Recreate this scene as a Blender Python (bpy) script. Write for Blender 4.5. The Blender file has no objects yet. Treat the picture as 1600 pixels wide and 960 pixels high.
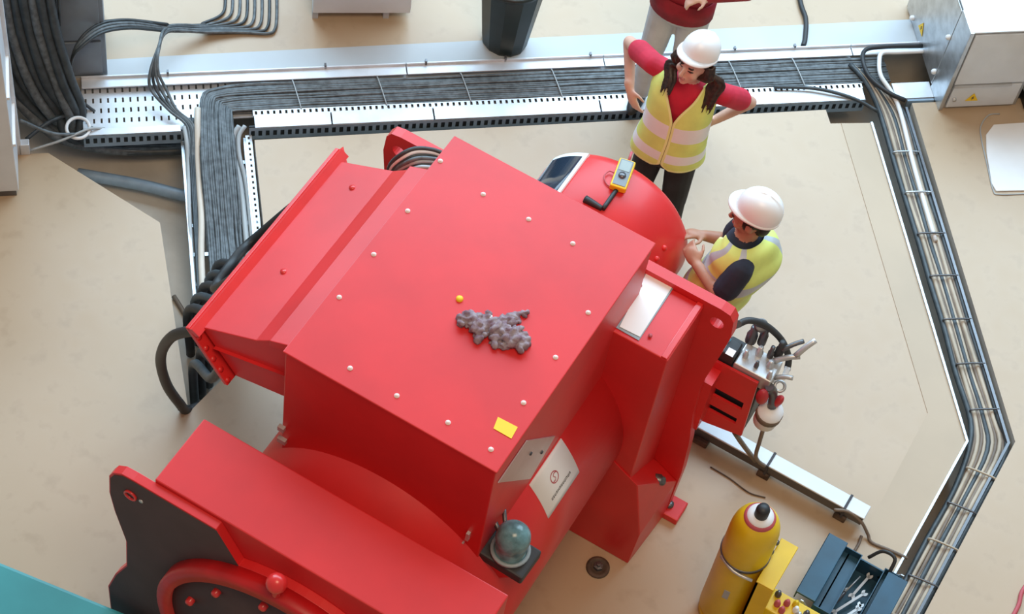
import bpy, bmesh, math, random
from math import sin, cos, pi, radians
from mathutils import Vector, Matrix
from mathutils.geometry import tessellate_polygon

random.seed(7)
S = bpy.context.scene
COL = S.collection

# ------------------------------------------------------------------ camera
F_PX, CAM_H = 3400.0, 10.0
CAM_R = (Matrix.Rotation(radians(21.0), 3, 'Z') @ Matrix.Rotation(radians(34.15), 3, 'X')
         @ Matrix.Rotation(radians(11.15), 3, 'Z'))
CAM_C = Vector((0, 0, CAM_H))
cam = bpy.data.cameras.new('camera')
cam.sensor_width = 36.0
cam.lens = F_PX / 1600 * 36.0
cam.clip_end = 200
cam_o = bpy.data.objects.new('camera', cam)
COL.objects.link(cam_o)
cam_o.matrix_world = Matrix.Translation(CAM_C) @ CAM_R.to_4x4()
S.camera = cam_o

# ------------------------------------------------------------------ light
S.view_settings.view_transform = 'Standard'
S.view_settings.look = 'None'
S.view_settings.gamma = 1.0
S.view_settings.use_curve_mapping = False
S.view_settings.exposure = 0.0
W = bpy.data.worlds.new('hall_air')
S.world = W
W.use_nodes = True
W.node_tree.nodes['Background'].inputs[0].default_value = (1.0, 0.96, 0.92, 1)
W.node_tree.nodes['Background'].inputs[1].default_value = 0.30


def area_light(name, loc, target, sx, sy, power, col):
    l = bpy.data.lights.new(name, 'AREA')
    l.shape = 'RECTANGLE'
    l.size, l.size_y = sx, sy
    l.energy = power
    l.color = col
    o = bpy.data.objects.new(name, l)
    COL.objects.link(o)
    o.location = loc
    o.rotation_euler = (Vector(target) - Vector(loc)).to_track_quat('-Z', 'Y').to_euler()
    return o


# cool daylight from the far side, and a warm fill on the near side
area_light('far_daylight_panel', (-5.6, 12.8, 7.6), (-3.5, 7.0, 0.3), 18, 7.5, 2850, (0.56, 0.80, 1.0))  # added panel out of view, tilted and placed for falloff and floor sheen
area_light('warm_fill_light', (0.5, 2.0, 13.5), (-1.8, 5.0, 0.8), 5, 4, 620, (1.0, 0.74, 0.48))  # added fill with no lamp behind it, warms near floor and front faces

# ------------------------------------------------------------------ helpers


def ray(px, py):
    return CAM_R @ Vector(((px - 800) / F_PX, -(py - 480) / F_PX, -1.0))


def at(px, py, z=None, x=None, y=None):
    d = ray(px, py)
    if z is not None:
        t = (z - CAM_H) / d.z
    elif x is not None:
        t = x / d.x
    else:
        t = y / d.y
    return CAM_C + d * t


T_O = Vector((-5.03, 5.92, 0))
T_S = Vector((.782, .623, 0)).normalized()
T_N = Vector((-.623, .782, 0)).normalized()
T_ANG = math.atan2(T_S.y, T_S.x)


def sn(s, n, z=0.0):
    return T_O + T_S * s + T_N * n + Vector((0, 0, z))


def px_sn(px, py, z=0.0):
    p = at(px, py, z=z) - T_O
    return p.dot(T_S), p.dot(T_N)


MATS = {}


def mat(name, col, rough=.5, metal=0.0, var=0.08, scale=6.0, bump=0.0, bscale=60.0, coat=0.0, col2=None,
        trans=0.0, emit=0.0, spec=.5):
    m = bpy.data.materials.new(name)
    m.use_nodes = True
    nt = m.node_tree
    b = nt.nodes['Principled BSDF']
    b.inputs['Roughness'].default_value = rough
    b.inputs['Metallic'].default_value = metal
    b.inputs['Coat Weight'].default_value = coat
    b.inputs['Coat Roughness'].default_value = .15
    b.inputs['Specular IOR Level'].default_value = spec
    if trans:
        b.inputs['Transmission Weight'].default_value = trans
    tc = nt.nodes.new('ShaderNodeTexCoord')
    nz = nt.nodes.new('ShaderNodeTexNoise')
    nz.inputs['Scale'].default_value = scale
    nz.inputs['Detail'].default_value = 5
    nt.links.new(tc.outputs['Object'], nz.inputs['Vector'])
    rp = nt.nodes.new('ShaderNodeValToRGB')
    c2 = col2 or tuple(max(0, c * (1 - var * 2)) for c in col)
    rp.color_ramp.elements[0].position = .35
    rp.color_ramp.elements[0].color = (*c2, 1)
    rp.color_ramp.elements[1].position = .65
    rp.color_ramp.elements[1].color = (*col, 1)
    nt.links.new(nz.outputs['Fac'], rp.inputs['Fac'])
    nt.links.new(rp.outputs['Color'], b.inputs['Base Color'])
    if bump:
        n2 = nt.nodes.new('ShaderNodeTexNoise')
        n2.inputs['Scale'].default_value = bscale
        n2.inputs['Detail'].default_value = 4
        nt.links.new(tc.outputs['Object'], n2.inputs['Vector'])
        bp = nt.nodes.new('ShaderNodeBump')
        bp.inputs['Strength'].default_value = bump
        bp.inputs['Distance'].default_value = .01
        nt.links.new(n2.outputs['Fac'], bp.inputs['Height'])
        nt.links.new(bp.outputs['Normal'], b.inputs['Normal'])
    MATS[name] = m
    return m


def floor_material():
    m = bpy.data.materials.new('floor_coating')
    m.use_nodes = True
    nt = m.node_tree
    b = nt.nodes['Principled BSDF']
    tc = nt.nodes.new('ShaderNodeTexCoord')
    big = nt.nodes.new('ShaderNodeTexNoise'); big.inputs['Scale'].default_value = .7; big.inputs['Detail'].default_value = 6
    fine = nt.nodes.new('ShaderNodeTexNoise'); fine.inputs['Scale'].default_value = 9; fine.inputs['Detail'].default_value = 8
    for n in (big, fine):
        nt.links.new(tc.outputs['Object'], n.inputs['Vector'])
    r1 = nt.nodes.new('ShaderNodeValToRGB')
    r1.color_ramp.elements[0].position = .3; r1.color_ramp.elements[0].color = (.46, .335, .215, 1)
    r1.color_ramp.elements[1].position = .7; r1.color_ramp.elements[1].color = (.51, .38, .255, 1)
    r2 = nt.nodes.new('ShaderNodeValToRGB')
    r2.color_ramp.elements[0].position = .30; r2.color_ramp.elements[0].color = (.86, .84, .82, 1)
    r2.color_ramp.elements[1].position = .45; r2.color_ramp.elements[1].color = (1, 1, 1, 1)
    mx = nt.nodes.new('ShaderNodeMixRGB'); mx.blend_type = 'MULTIPLY'; mx.inputs[0].default_value = .6
    nt.links.new(big.outputs['Fac'], r1.inputs['Fac']); nt.links.new(fine.outputs['Fac'], r2.inputs['Fac'])
    nt.links.new(r1.outputs['Color'], mx.inputs[1]); nt.links.new(r2.outputs['Color'], mx.inputs[2])
    nt.links.new(mx.outputs['Color'], b.inputs['Base Color'])
    rr = nt.nodes.new('ShaderNodeMapRange')
    rr.inputs['To Min'].default_value = .30; rr.inputs['To Max'].default_value = .48
    nt.links.new(fine.outputs['Fac'], rr.inputs['Value'])
    nt.links.new(rr.outputs['Result'], b.inputs['Roughness'])
    b.inputs['Specular IOR Level'].default_value = .55
    bp = nt.nodes.new('ShaderNodeBump'); bp.inputs['Strength'].default_value = .05; bp.inputs['Distance'].default_value = .01
    nt.links.new(fine.outputs['Fac'], bp.inputs['Height']); nt.links.new(bp.outputs['Normal'], b.inputs['Normal'])
    MATS['floor'] = m
    return m


floor_material()
mat('red', (.72, .022, .024), .42, var=.06, scale=3, coat=.1, bump=.02, bscale=25)
mat('red_edge', (.75, .03, .03), .3, var=.05, coat=.3)
mat('ring_red', (.60, .012, .015), .4, var=.1)
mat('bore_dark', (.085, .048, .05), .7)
mat('galv', (.62, .66, .70), .38, .85, var=.12, scale=14)
mat('galv_white', (.74, .78, .83), .45, .35, var=.06, scale=10)
mat('galv_blue', (.30, .40, .50), .45, .15, var=.12, scale=10)
mat('kerb', (.50, .54, .57), .4, .0, var=.05, scale=2)
mat('trench', (.60, .55, .48), .8, var=.12, scale=3, bump=.1)
mat('strip', (.485, .36, .235), .42, var=.05, scale=1.5, spec=.55)
mat('black', (.022, .024, .027), .5)
mat('rubber', (.035, .038, .042), .55)
mat('cable_grey', (.15, .175, .19), .5, var=.25, scale=30)
mat('cable_dark', (.055, .07, .08), .45, var=.2, scale=20)
mat('cable_light', (.42, .45, .46), .5)
mat('cable_beige', (.55, .46, .35), .55, var=.15)
mat('cable_brown', (.24, .18, .135), .55, var=.2)
mat('conduit_cream', (.72, .64, .54), .5)
mat('white', (.85, .86, .87), .5, var=.02)
mat('paper', (.86, .86, .85), .7, var=.02)
mat('hat_white', (.90, .91, .92), .32, var=.01)
mat('steel', (.62, .63, .64), .38, .55)
mat('steel_dark', (.16, .16, .17), .35, .7)
mat('blue_cyl', (.20, .62, .85), .4)
mat('yellow', (.82, .56, .012), .38, var=.06, coat=.15)
mat('sticker_yellow', (.95, .62, .02), .5, var=.02)
mat('toolbox_blue', (.014, .085, .155), .45, var=.15, coat=.1)
mat('teal', (.045, .30, .32), .4, var=.1, scale=2)
mat('bin_green', (.018, .034, .034), .4, var=.15)
mat('liner', (.30, .37, .40), .35)
mat('cabinet', (.72, .76, .80), .4, .1, var=.04)
mat('cabinet_blue', (.27, .34, .41), .5, .2, var=.08)
mat('glass_dark', (.02, .035, .06), .12, spec=.8)
mat('smoke_glass', (.16, .33, .37), .2, var=.25, scale=20)
mat('skin', (.70, .42, .32), .5, var=.05, scale=20)
mat('skin_tan', (.47, .235, .15), .5, var=.06, scale=20)
mat('lips', (.52, .20, .18), .5)
mat('eye', (.03, .02, .02), .3)
mat('hair', (.045, .022, .014), .45, var=.4, scale=60)
mat('hair_black', (.012, .010, .010), .5, var=.3, scale=60)
mat('shirt_red', (.62, .022, .06), .8, var=.1, scale=12)
mat('jacket_red', (.36, .010, .025), .75, var=.2, scale=10)
mat('shirt_navy', (.022, .030, .055), .8, var=.15, scale=12)
mat('trousers_black', (.016, .020, .024), .75, var=.2, scale=12)
mat('trousers_grey', (.62, .66, .68), .8, var=.08, scale=8)
mat('shoe', (.02, .018, .016), .5)
mat('vest', (.76, .90, .24), .7, var=.07, scale=8)
mat('vest_trim', (.86, .93, .40), .65, var=.03)
mat('reflective', (.86, .89, .92), .4, var=.03)
mat('reflective_grey', (.50, .57, .62), .4, var=.05)
mat('logo_red', (.55, .10, .12), .6)
mat('ink', (.06, .06, .07), .7)
mat('rag', (.19, .11, .14), .9, var=.45, scale=35, col2=(.36, .30, .33))
mat('reflection_tone', (.62, .50, .47), .3, .6, var=.05)
mat('screen', (.33, .40, .38), .3)
mat('meter_grey', (.24, .28, .31), .5)
mat('valve_red', (.50, .03, .04), .45)
mat('bolt_pink', (.88, .68, .63), .5)
mat('rust', (.13, .085, .06), .7, var=.3, scale=20)


class MB:
    """collects shapes into one bmesh"""

    def __init__(self):
        self.b = bmesh.new()
        self.mi = 0

    def face(self, vs, smooth=False):
        try:
            f = self.b.faces.new(vs)
            f.smooth = smooth
            f.material_index = self.mi
            return f
        except ValueError:
            return None

    def box(self, x0, x1, y0, y1, z0, z1, M=None):
        c = [(x0, y0, z0), (x1, y0, z0), (x1, y1, z0), (x0, y1, z0), (x0, y0, z1), (x1, y0, z1), (x1, y1, z1), (x0, y1, z1)]
        v = [self.b.verts.new((M @ Vector(p)) if M else p) for p in c]
        for q in ((0, 3, 2, 1), (4, 5, 6, 7), (0, 1, 5, 4), (1, 2, 6, 5), (2, 3, 7, 6), (3, 0, 4, 7)):
            self.face([v[i] for i in q])
        return self

    def prism(self, pts, d):
        """extrude a flat polygon (3D points) by vector d"""
        d = Vector(d)
        a = [self.b.verts.new(p) for p in pts]
        b = [self.b.verts.new(Vector(p) + d) for p in pts]
        n = len(pts)
        tri = tessellate_polygon([[Vector(p) for p in pts]])
        for t in tri:
            self.face([a[i] for i in t])
            self.face([b[i] for i in reversed(t)])
        for i in range(n):
            self.face([a[i], a[(i + 1) % n], b[(i + 1) % n], b[i]])
        return self

    def hull(self, pts):
        vs = [self.b.verts.new(p) for p in pts]
        r = bmesh.ops.convex_hull(self.b, input=vs)
        junk = [e for e in r['geom_interior'] if isinstance(e, bmesh.types.BMVert)]
        if junk:
            bmesh.ops.delete(self.b, geom=junk, context='VERTS')
        return self

    def lathe(self, prof, org, axis, seg=32, a0=0.0, a1=2 * pi, smooth=True, ref=None):
        """prof: (radius, height) list along axis"""
        ax = Vector(axis).normalized()
        u = Vector(ref) if ref else ax.orthogonal()
        u = (u - ax * u.dot(ax)).normalized()
        w = ax.cross(u)
        org = Vector(org)
        full = abs(a1 - a0 - 2 * pi) < 1e-6
        n = seg if full else seg + 1
        rings = []
        for r, h in prof:
            if r < 1e-6:
                rings.append([self.b.verts.new(org + ax * h)])
            else:
                rings.append([self.b.verts.new(org + ax * h + (u * cos(a0 + (a1 - a0) * i / seg) + w * sin(a0 + (a1 - a0) * i / seg)) * r)
                              for i in range(n)])
        for A, B in zip(rings, rings[1:]):
            for i in range(seg if full else seg):
                j = (i + 1) % n
                if not full and i + 1 >= n:
                    continue
                if len(A) == 1 and len(B) == 1:
                    continue
                if len(A) == 1:
                    self.face([A[0], B[j], B[i]], smooth)
                elif len(B) == 1:
                    self.face([A[i], A[j], B[0]], smooth)
                else:
                    self.face([A[i], A[j], B[j], B[i]], smooth)
        return self

    def tube(self, pts, r, seg=8, sub=5, closed_ends=True, r1=None):
        P = catmull(pts, sub)
        n = len(P)
        tg = [(P[min(i + 1, n - 1)] - P[max(i - 1, 0)]).normalized() for i in range(n)]
        u = tg[0].orthogonal().normalized()
        rings = []
        for i in range(n):
            u = (u - tg[i] * u.dot(tg[i]))
            u = u.normalized() if u.length > 1e-6 else tg[i].orthogonal().normalized()
            w = tg[i].cross(u)
            rr = r if r1 is None else r + (r1 - r) * i / (n - 1)
            rings.append([self.b.verts.new(P[i] + (u * cos(2 * pi * k / seg) + w * sin(2 * pi * k / seg)) * rr) for k in range(seg)])
        for A, B in zip(rings, rings[1:]):
            for k in range(seg):
                self.face([A[k], A[(k + 1) % seg], B[(k + 1) % seg], B[k]], True)
        if closed_ends:
            self.face(list(reversed(rings[0])))
            self.face(rings[-1])
        return self

    def ell(self, c, ax, ay, az, seg=20, rings=12):
        c, ax, ay, az = map(Vector, (c, ax, ay, az))
        rows = []
        for j in range(rings + 1):
            ph = pi * j / rings
            if j in (0, rings):
                rows.append([self.b.verts.new(c + az * cos(ph))])
            else:
                rows.append([self.b.verts.new(c + az * cos(ph) + (ax * cos(2 * pi * i / seg) + ay * sin(2 * pi * i / seg)) * sin(ph)) for i in range(seg)])
        for A, B in zip(rows, rows[1:]):
            for i in range(seg):
                j = (i + 1) % seg
                if len(A) == 1:
                    self.face([A[0], B[i], B[j]], True)
                elif len(B) == 1:
                    self.face([A[j], A[i], B[0]], True)
                else:
                    self.face([A[j], A[i], B[i], B[j]], True)
        return self

    def build(self, name, m, parent=None, bevel=0.0, bseg=2, fix=True):
        if fix:
            bmesh.ops.recalc_face_normals(self.b, faces=self.b.faces)
        me = bpy.data.meshes.new(name)
        self.b.to_mesh(me)
        self.b.free()
        ms = m if isinstance(m, (list, tuple)) else [m]
        for x in ms:
            me.materials.append(MATS[x])
        o = bpy.data.objects.new(name, me)
        COL.objects.link(o)
        if parent:
            o.parent = parent
            o.matrix_parent_inverse = world_of(parent).inverted()
        if bevel:
            md = o.modifiers.new('bevel', 'BEVEL')
            md.width = bevel
            md.segments = bseg
            md.limit_method = 'ANGLE'
            md.angle_limit = radians(40)
        return o


def world_of(o):
    M = o.matrix_basis.copy()
    if o.parent:
        M = world_of(o.parent) @ o.matrix_parent_inverse @ M
    return M


def catmull(pts, sub):
    P = [Vector(p) for p in pts]
    if len(P) < 3 or sub <= 1:
        return P
    out = []
    for i in range(len(P) - 1):
        p0 = P[i - 1] if i else P[0] * 2 - P[1]
        p1, p2 = P[i], P[i + 1]
        p3 = P[i + 2] if i + 2 < len(P) else P[-1] * 2 - P[-2]
        for k in range(sub):
            t = k / sub
            out.append(.5 * ((2 * p1) + (p2 - p0) * t + (2 * p0 - 5 * p1 + 4 * p2 - p3) * t * t + (3 * p1 - p0 - 3 * p2 + p3) * t ** 3))
    out.append(P[-1])
    return out


def tag(o, label=None, cat=None, group=None, kind=None):
    if label: o['label'] = label
    if cat: o['category'] = cat
    if group: o['group'] = group
    if kind: o['kind'] = kind
    return o


def thing(name, loc, label, cat, group=None, rz=0.0):
    o = bpy.data.objects.new(name, None)
    o.empty_display_size = .1
    COL.objects.link(o)
    o.location = loc
    o.rotation_euler = (0, 0, rz)
    return tag(o, label, cat, group)


def part(name, m, parent, fn, **k):
    mb = MB()
    fn(mb)
    return mb.build(name, m, parent, **k)


def dup_part(src, parent, loc=None):
    c = src.copy()
    COL.objects.link(c)
    c.parent = parent
    if loc is not None:
        c.matrix_parent_inverse = Matrix()
        c.location = world_of(parent).inverted() @ Vector(loc)
    return c


def SNM(s, n, z=0.0):
    return Matrix.Translation(sn(s, n, z)) @ Matrix.Rotation(T_ANG, 4, 'Z')


# ================================================================== SETTING
TR = [sn(-1.1, -.064), sn(-.20, -.068), sn(.396, -.593), sn(.477, -1.835), sn(.97, -1.33), sn(.965, -.045),
      sn(4.40, -.02), sn(4.405, -.125), sn(4.655, -.135)]
TR += [Vector((.088, 6.99, 0)), Vector((.075, 3.2, 0)), Vector((.32, 3.2, 0)), Vector((.318, 7.14, 0)),
       sn(4.95, 0.0), sn(5.9, 0.0), sn(5.9, .46), sn(-1.1, .46)]
OUT = [Vector((-14, -1, 0)), Vector((9, -1, 0)), Vector((9, 19, 0)), Vector((-14, 19, 0))]


def build_floor():
    me = bpy.data.meshes.new('floor')
    vs = [tuple(p) for p in OUT + TR]
    tris = tessellate_polygon([OUT, list(reversed(TR))])
    # tessellate indexes over the concatenated lists it was given
    vs2 = [tuple(p) for p in OUT + list(reversed(TR))]
    bm = bmesh.new()
    bv = [bm.verts.new(p) for p in vs2]
    for t in tris:
        try:
            bm.faces.new([bv[i] for i in t])
        except ValueError:
            pass
    bmesh.ops.recalc_face_normals(bm, faces=bm.faces)
    for f in bm.faces:
        if f.normal.z < 0:
            f.normal_flip()
    bm.to_mesh(me)
    bm.free()
    me.materials.append(MATS['floor'])
    o = bpy.data.objects.new('floor', me)
    COL.objects.link(o)
    tag(o, kind='structure')
    # trench walls and bottom
    D = -.38
    bm = bmesh.new()
    a = [bm.verts.new(p) for p in TR]
    b = [bm.verts.new((p.x, p.y, D)) for p in TR]
    n = len(TR)
    for i in range(n):
        bm.faces.new([a[i], a[(i + 1) % n], b[(i + 1) % n], b[i]])
    for t in tessellate_polygon([TR]):
        bm.faces.new([b[i] for i in t])
    bmesh.ops.recalc_face_normals(bm, faces=bm.faces)
    bm.to_mesh(me2 := bpy.data.meshes.new('trench'))
    bm.free()
    me2.materials.append(MATS['trench'])
    o2 = bpy.data.objects.new('trench_shell', me2)
    COL.objects.link(o2)
    tag(o2, kind='structure')


build_floor()


def strip(name, pts, m, h=.006, z=0.0):
    mb = MB()
    mb.prism([Vector((p[0], p[1], z)) for p in pts], (0, 0, h))
    o = mb.build(name, m)
    return tag(o, kind='structure')


# grey kerb strip behind the tray
strip('trim_1', [sn(-1.1, .465), sn(5.9, .465), sn(5.9, .66), sn(.6, .60), sn(-1.1, .56)], 'kerb', .012)
# slightly raised grey cover strip along the right-hand trench
strip('trim_2', [sn(4.47, -.13), sn(4.655, -.14), Vector((.086, 6.99, 0)), Vector((.073, 4.0, 0)), Vector((-.16, 4.0, 0)), Vector((-.15, 6.16, 0)),
                 Vector((-.17, 7.03, 0))], 'strip', .004)
# steel edge angle along the left lip of the right-hand trench
o = part('trim_3', 'galv', None, lambda mb: mb.prism([sn(4.650, -.14, .0), sn(4.663, -.14, .0), Vector((.096, 6.985, 0)), Vector((.083, 3.2, 0)), Vector((.070, 3.2, 0)), Vector((.083, 6.98, 0))], (0, 0, .016)))
tag(o, kind='structure')
o = part('trim_4', 'steel_dark', None, lambda mb: mb.prism([sn(4.905, -.02, -.03), sn(4.92, -.02, -.03), Vector((.297, 7.125, -.03)), Vector((.297, 3.2, -.03)), Vector((.282, 3.2, -.03)), Vector((.282, 7.118, -.03))], (0, 0, .02)))
tag(o, kind='structure')

# ================================================================== GENERATOR
XC, ZC, RB = -2.03, 1.0, .69
BX0, BX1, BY0, BY1, BZ = -2.56, -1.53, 4.17, 5.55, 2.26
gen = thing('generator', (XC, 4.6, 0), 'large glossy red generator with a square flat-topped box on its round body', 'generator')

# round body with rolled ends
part('stator_body', 'red', gen, lambda mb: mb.lathe([(0, 3.88), (RB, 3.88), (RB, 5.32), (0, 5.32)], (XC, 0, ZC), (0, 1, 0), 96))
# saddle feet under the body
for yy in (4.05, 5.0):
    part('saddle_foot', 'red', gen, lambda mb: mb.box(XC - .45, XC + .45, yy, yy + .12, 0.0, .55), bevel=.01)

# terminal box
tb = part('terminal_box', 'red', gen, lambda mb: mb.box(BX0, BX1, BY0, BY1, 1.22, BZ - .012), bevel=.006)
part('cover', 'red', tb, lambda mb: mb.box(BX0 - .008, BX1 + .008, BY0 - .008, BY1 + .008, BZ - .012, BZ), bevel=.004)
bolt0 = None
for (px, py) in [(755, 304), (826, 343), (637, 330), (895, 381), (530, 465), (584, 398), (919, 489), (868, 559), (818, 630), (767, 703),
                 (620, 619), (547, 576), (688, 252), (700, 661)]:
    p = at(px, py, z=BZ)
    if bolt0 is None:
        bolt0 = part('cover_bolt', 'bolt_pink', tb, lambda mb: mb.lathe([(.012, -.001), (.012, .003), (.008, .004), (.007, .008), (0, .009)], p, (0, 0, 1), 10))
        b_org = p.copy()
    else:
        c = bolt0.copy(); COL.objects.link(c); c.parent = tb
        c.matrix_parent_inverse = bolt0.matrix_parent_inverse.copy()
        c.location = bolt0.location + (p - b_org)
p = at(718, 468, z=BZ)
tag(part('cap_nut', 'sticker_yellow', tb, lambda mb: mb.lathe([(.016, -.001), (.016, .008), (.008, .014), (0, .014)], p, (0, 0, 1), 10)), 'small yellow cap nut')
yl = [at(*q, z=BZ + .001) for q in ((778, 652), (809, 668), (799, 686), (771, 670))]
tag(part('sticker', 'sticker_yellow', tb, lambda mb: mb.prism(yl, (0, 0, .0015))), 'plain yellow rectangular sticker')
# door seam handles on the dark side and left corner latch
part('latch', 'steel', tb, lambda mb: mb.box(BX0 - .012, BX0 + .03, BY0 - .02, BY0, 1.52, 1.55))
part('latch', 'steel', tb, lambda mb: mb.box(BX0 - .012, BX0 + .02, BY0 - .02, BY0, 1.62, 1.65))
part('latch', 'steel', tb, lambda mb: mb.box(BX1 - .07, BX1 - .055, BY0 - .018, BY0, 1.60, 1.66))
part('latch', 'steel', tb, lambda mb: mb.box(BX1 - .085, BX1 - .075, BY0 - .014, BY0, 1.53, 1.55))
# pale plate on the right flank: a bright reflection put into its colour
q = [at(*v, x=BX1 + .001) for v in ((822, 688), (866, 681), (827, 748), (777, 754))]
scv = part('flank_reflection', 'reflection_tone', tb, lambda mb: mb.prism(q, (.006, 0, 0)), bevel=.002)
tag(scv, 'pale patch standing in for a reflection on the box flank')
for v in ((829, 709), (846, 707)):
    part('rivet', 'ink', tb, lambda mb: mb.lathe([(.010, 0), (.008, .006), (0, .007)], at(*v, x=BX1 + .007), (1, 0, 0), 10))
# saddle flange where the box meets the body
part('saddle', 'red', tb, lambda mb: mb.box(BX0 + .03, BX1 - .03, BY0 + .03, 5.3, 1.2, 1.50), bevel=.01)

# cable duct on the left flank, opening down and outwards
DY0, DY1 = 4.21, 5.34
prof = [(-2.555, 2.235), (-2.66, 2.185), (-2.74, 2.115), (-3.02, 1.975), (-2.84, 1.735), (-2.555, 1.80)]
duct = part('cable_duct', 'red', gen, lambda mb: mb.prism([(x, DY0 + .012, z) for x, z in prof], (0, DY1 - DY0 - .024, 0)), bevel=.004)
fl = [(-3.055, 1.995), (-3.075, 1.985), (-2.872, 1.695), (-2.852, 1.705)]
part('flange', 'red_edge', duct, lambda mb: mb.prism([(x, DY0 - .035, z) for x, z in fl], (0, DY1 - DY0 + .07, 0)), bevel=.003)
part('flange_lip', 'red_edge', duct, lambda mb: mb.prism([(x, DY0 - .035, z) for x, z in [(-3.04, 2.0), (-3.06, 1.985), (-3.02, 1.96), (-3.0, 1.975)]], (0, DY1 - DY0 + .07, 0)))
part('flange_corner', 'red_edge', duct, lambda mb: mb.prism([(-3.06, DY1, 1.99), (-2.98, DY1, 1.95), (-3.07, DY1 + .10, 1.93)], (0, .0, -.015)))
for k in range(5):
    t = (k + .5) / 5
    part('flange_bolt', 'red_edge', duct, lambda mb: mb.lathe([(.014, -.02), (.014, .012), (0, .013)], (-3.04 + .19 * t, DY0 - .018, 1.96 - .27 * t), (.82, 0, .57), 8))
for y_, in ((4.62,), (5.18,)):
    part('duct_bolt', 'red_edge', duct, lambda mb: mb.lathe([(.016, 0), (.014, .012), (0, .013)], (-2.86, y_, 2.05), (-.42, 0, .9), 10))
part('duct_rib', 'red', duct, lambda mb: mb.prism([(-2.556, DY0, 2.248), (-2.665, DY0, 2.195), (-2.665, DY0, 2.15), (-2.556, DY0, 2.20)], (0, DY1 - DY0, 0)), bevel=.004)
part('duct_brace', 'red', duct, lambda mb: mb.hull([(-2.95, DY0 - .005, 1.885), (-2.56, DY0 - .005, 2.0), (-2.93, DY0 + .03, 1.855), (-2.56, DY0 + .03, 1.97), (-2.95, DY0 + .03, 1.885), (-2.56, DY0 + .03, 2.0)]))

# ---- front end frame
HX0, HX1 = -2.79, -1.265
fe = part('front_end_frame', 'red', gen, lambda mb: mb.box(HX0, HX1, 3.545, 3.905, .12, 1.86), bevel=.006)


def sym(half):
    return [(XC + x, z) for x, z in half] + [(XC - x, z) for x, z in reversed(half)]


arc = [(-.70 * cos(a), 1.0 + .70 * sin(a)) for a in [radians(q) for q in (64, 70, 76, 82, 88)]]
fp_half = [(-1.03, 0), (-1.035, .62), (-.985, .80), (-.915, .97), (-.905, 1.22), (-.955, 1.45), (-.975, 1.60), (-.968, 1.75), (-.945, 1.80), (-.90, 1.835), (-.84, 1.84),
           (-.42, 1.84), (-.305, 1.63)] + [(x, z) for x, z in arc[1:]]
part('face_plate', 'red', fe, lambda mb: mb.prism([(x, 3.50, z) for x, z in sym(fp_half)], (0, .045, 0)), bevel=.006)
tag(part('shaded_face', 'bore_dark', fe, lambda mb: mb.prism([(XC + (x - XC) * .992, 3.498, .006 + z * .992) for x, z in sym(fp_half)], (0, .004, 0))), 'dark face sheet with shade put into its colour')  # thin dark sheet: shade on the front face put into the colour
part('bearing_ring', 'ring_red', fe, lambda mb: mb.lathe([(.63, 3.50), (.70, 3.50), (.70, 3.435), (.69, 3.425), (.63, 3.425), (.63, 3.50)], (XC, 0, 1.0), (0, 1, 0), 72))
part('bearing_cover', 'bore_dark', fe, lambda mb: mb.lathe([(0, 3.455), (.635, 3.455), (.635, 3.49), (0, 3.49)], (XC, 0, 1.0), (0, 1, 0), 48))
for k in range(12):
    a = radians(15 + 30 * k)
    part('ring_bolt', 'red_edge', fe, lambda mb: mb.lathe([(.020, 3.46), (.020, 3.432), (.014, 3.425), (0, 3.425)], (XC + .54 * cos(a), 0, 1.0 + .54 * sin(a)), (0, 1, 0), 8))
p = at(432, 912, y=3.45)
tag(part('knob', 'red_edge', fe, lambda mb: mb.ell(p, (.046, 0, 0), (0, .046, 0), (0, 0, .046)).lathe([(.02, -.1), (.02, 0)], p, (0, 0, 1), 12)), 'shiny red ball knob')
p = at(205, 773, y=3.50)
tag(part('lifting_hole_bush', 'red_edge', fe, lambda mb: mb.lathe([(.024, .0), (.032, 0), (.032, -.012), (.024, -.012), (.024, 0)], p, (0, 1, 0), 20)), 'red lifting eye bush')
p = at(221, 783, y=3.50)
part('plug', 'steel', fe, lambda mb: mb.lathe([(.011, 0), (.011, -.006), (0, -.006)], p, (0, 1, 0), 10))
for px, py in ((800, 935),):
    p = Vector((HX1, 3.62, 1.72))
    part('side_bolt', 'steel', fe, lambda mb: mb.lathe([(.018, 0), (.018, .014), (0, .015)], p, (1, 0, 0), 8))

# ---- rear end frame
re_ = part('rear_end_frame', 'red', gen, lambda mb: mb.box(HX0, -1.25, 5.30, 5.66, .35, 1.86), bevel=.006)
part('top_lip', 'red_edge', re_, lambda mb: mb.box(-1.285, -1.255, 5.30, 5.66, 1.86, 1.872), bevel=.003)
rp_half = [(-.93, 0), (-.94, .45), (-.925, .75), (-.895, 1.0), (-.885, 1.25), (-.925, 1.55), (-.945, 1.74), (-.935, 1.85), (-.91, 1.89), (-.86, 1.90)]
hole_c = at(1120, 505, y=5.66)


def rear_plate(mb):
    pts = sym(rp_half)
    out = [Vector((x, 0, z)) for x, z in pts]
    holes = []
    for hx in (hole_c.x, 2 * XC - hole_c.x):
        holes.append([Vector((hx + .036 * cos(2 * pi * k / 16), 0, hole_c.z + .036 * sin(2 * pi * k / 16))) for k in range(16)])
    polys = [out] + holes
    flat = [p for q in polys for p in q]
    tr = tessellate_polygon(polys)
    a = [mb.b.verts.new((p.x, 5.66, p.z)) for p in flat]
    b = [mb.b.verts.new((p.x, 5.715, p.z)) for p in flat]
    for t in tr:
        mb.face([a[i] for i in t]); mb.face([b[i] for i in reversed(t)])
    k0 = 0
    for q in polys:
        n = len(q)
        for i in range(n):
            mb.face([a[k0 + i], a[k0 + (i + 1) % n], b[k0 + (i + 1) % n], b[k0 + i]])
        k0 += n


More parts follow.
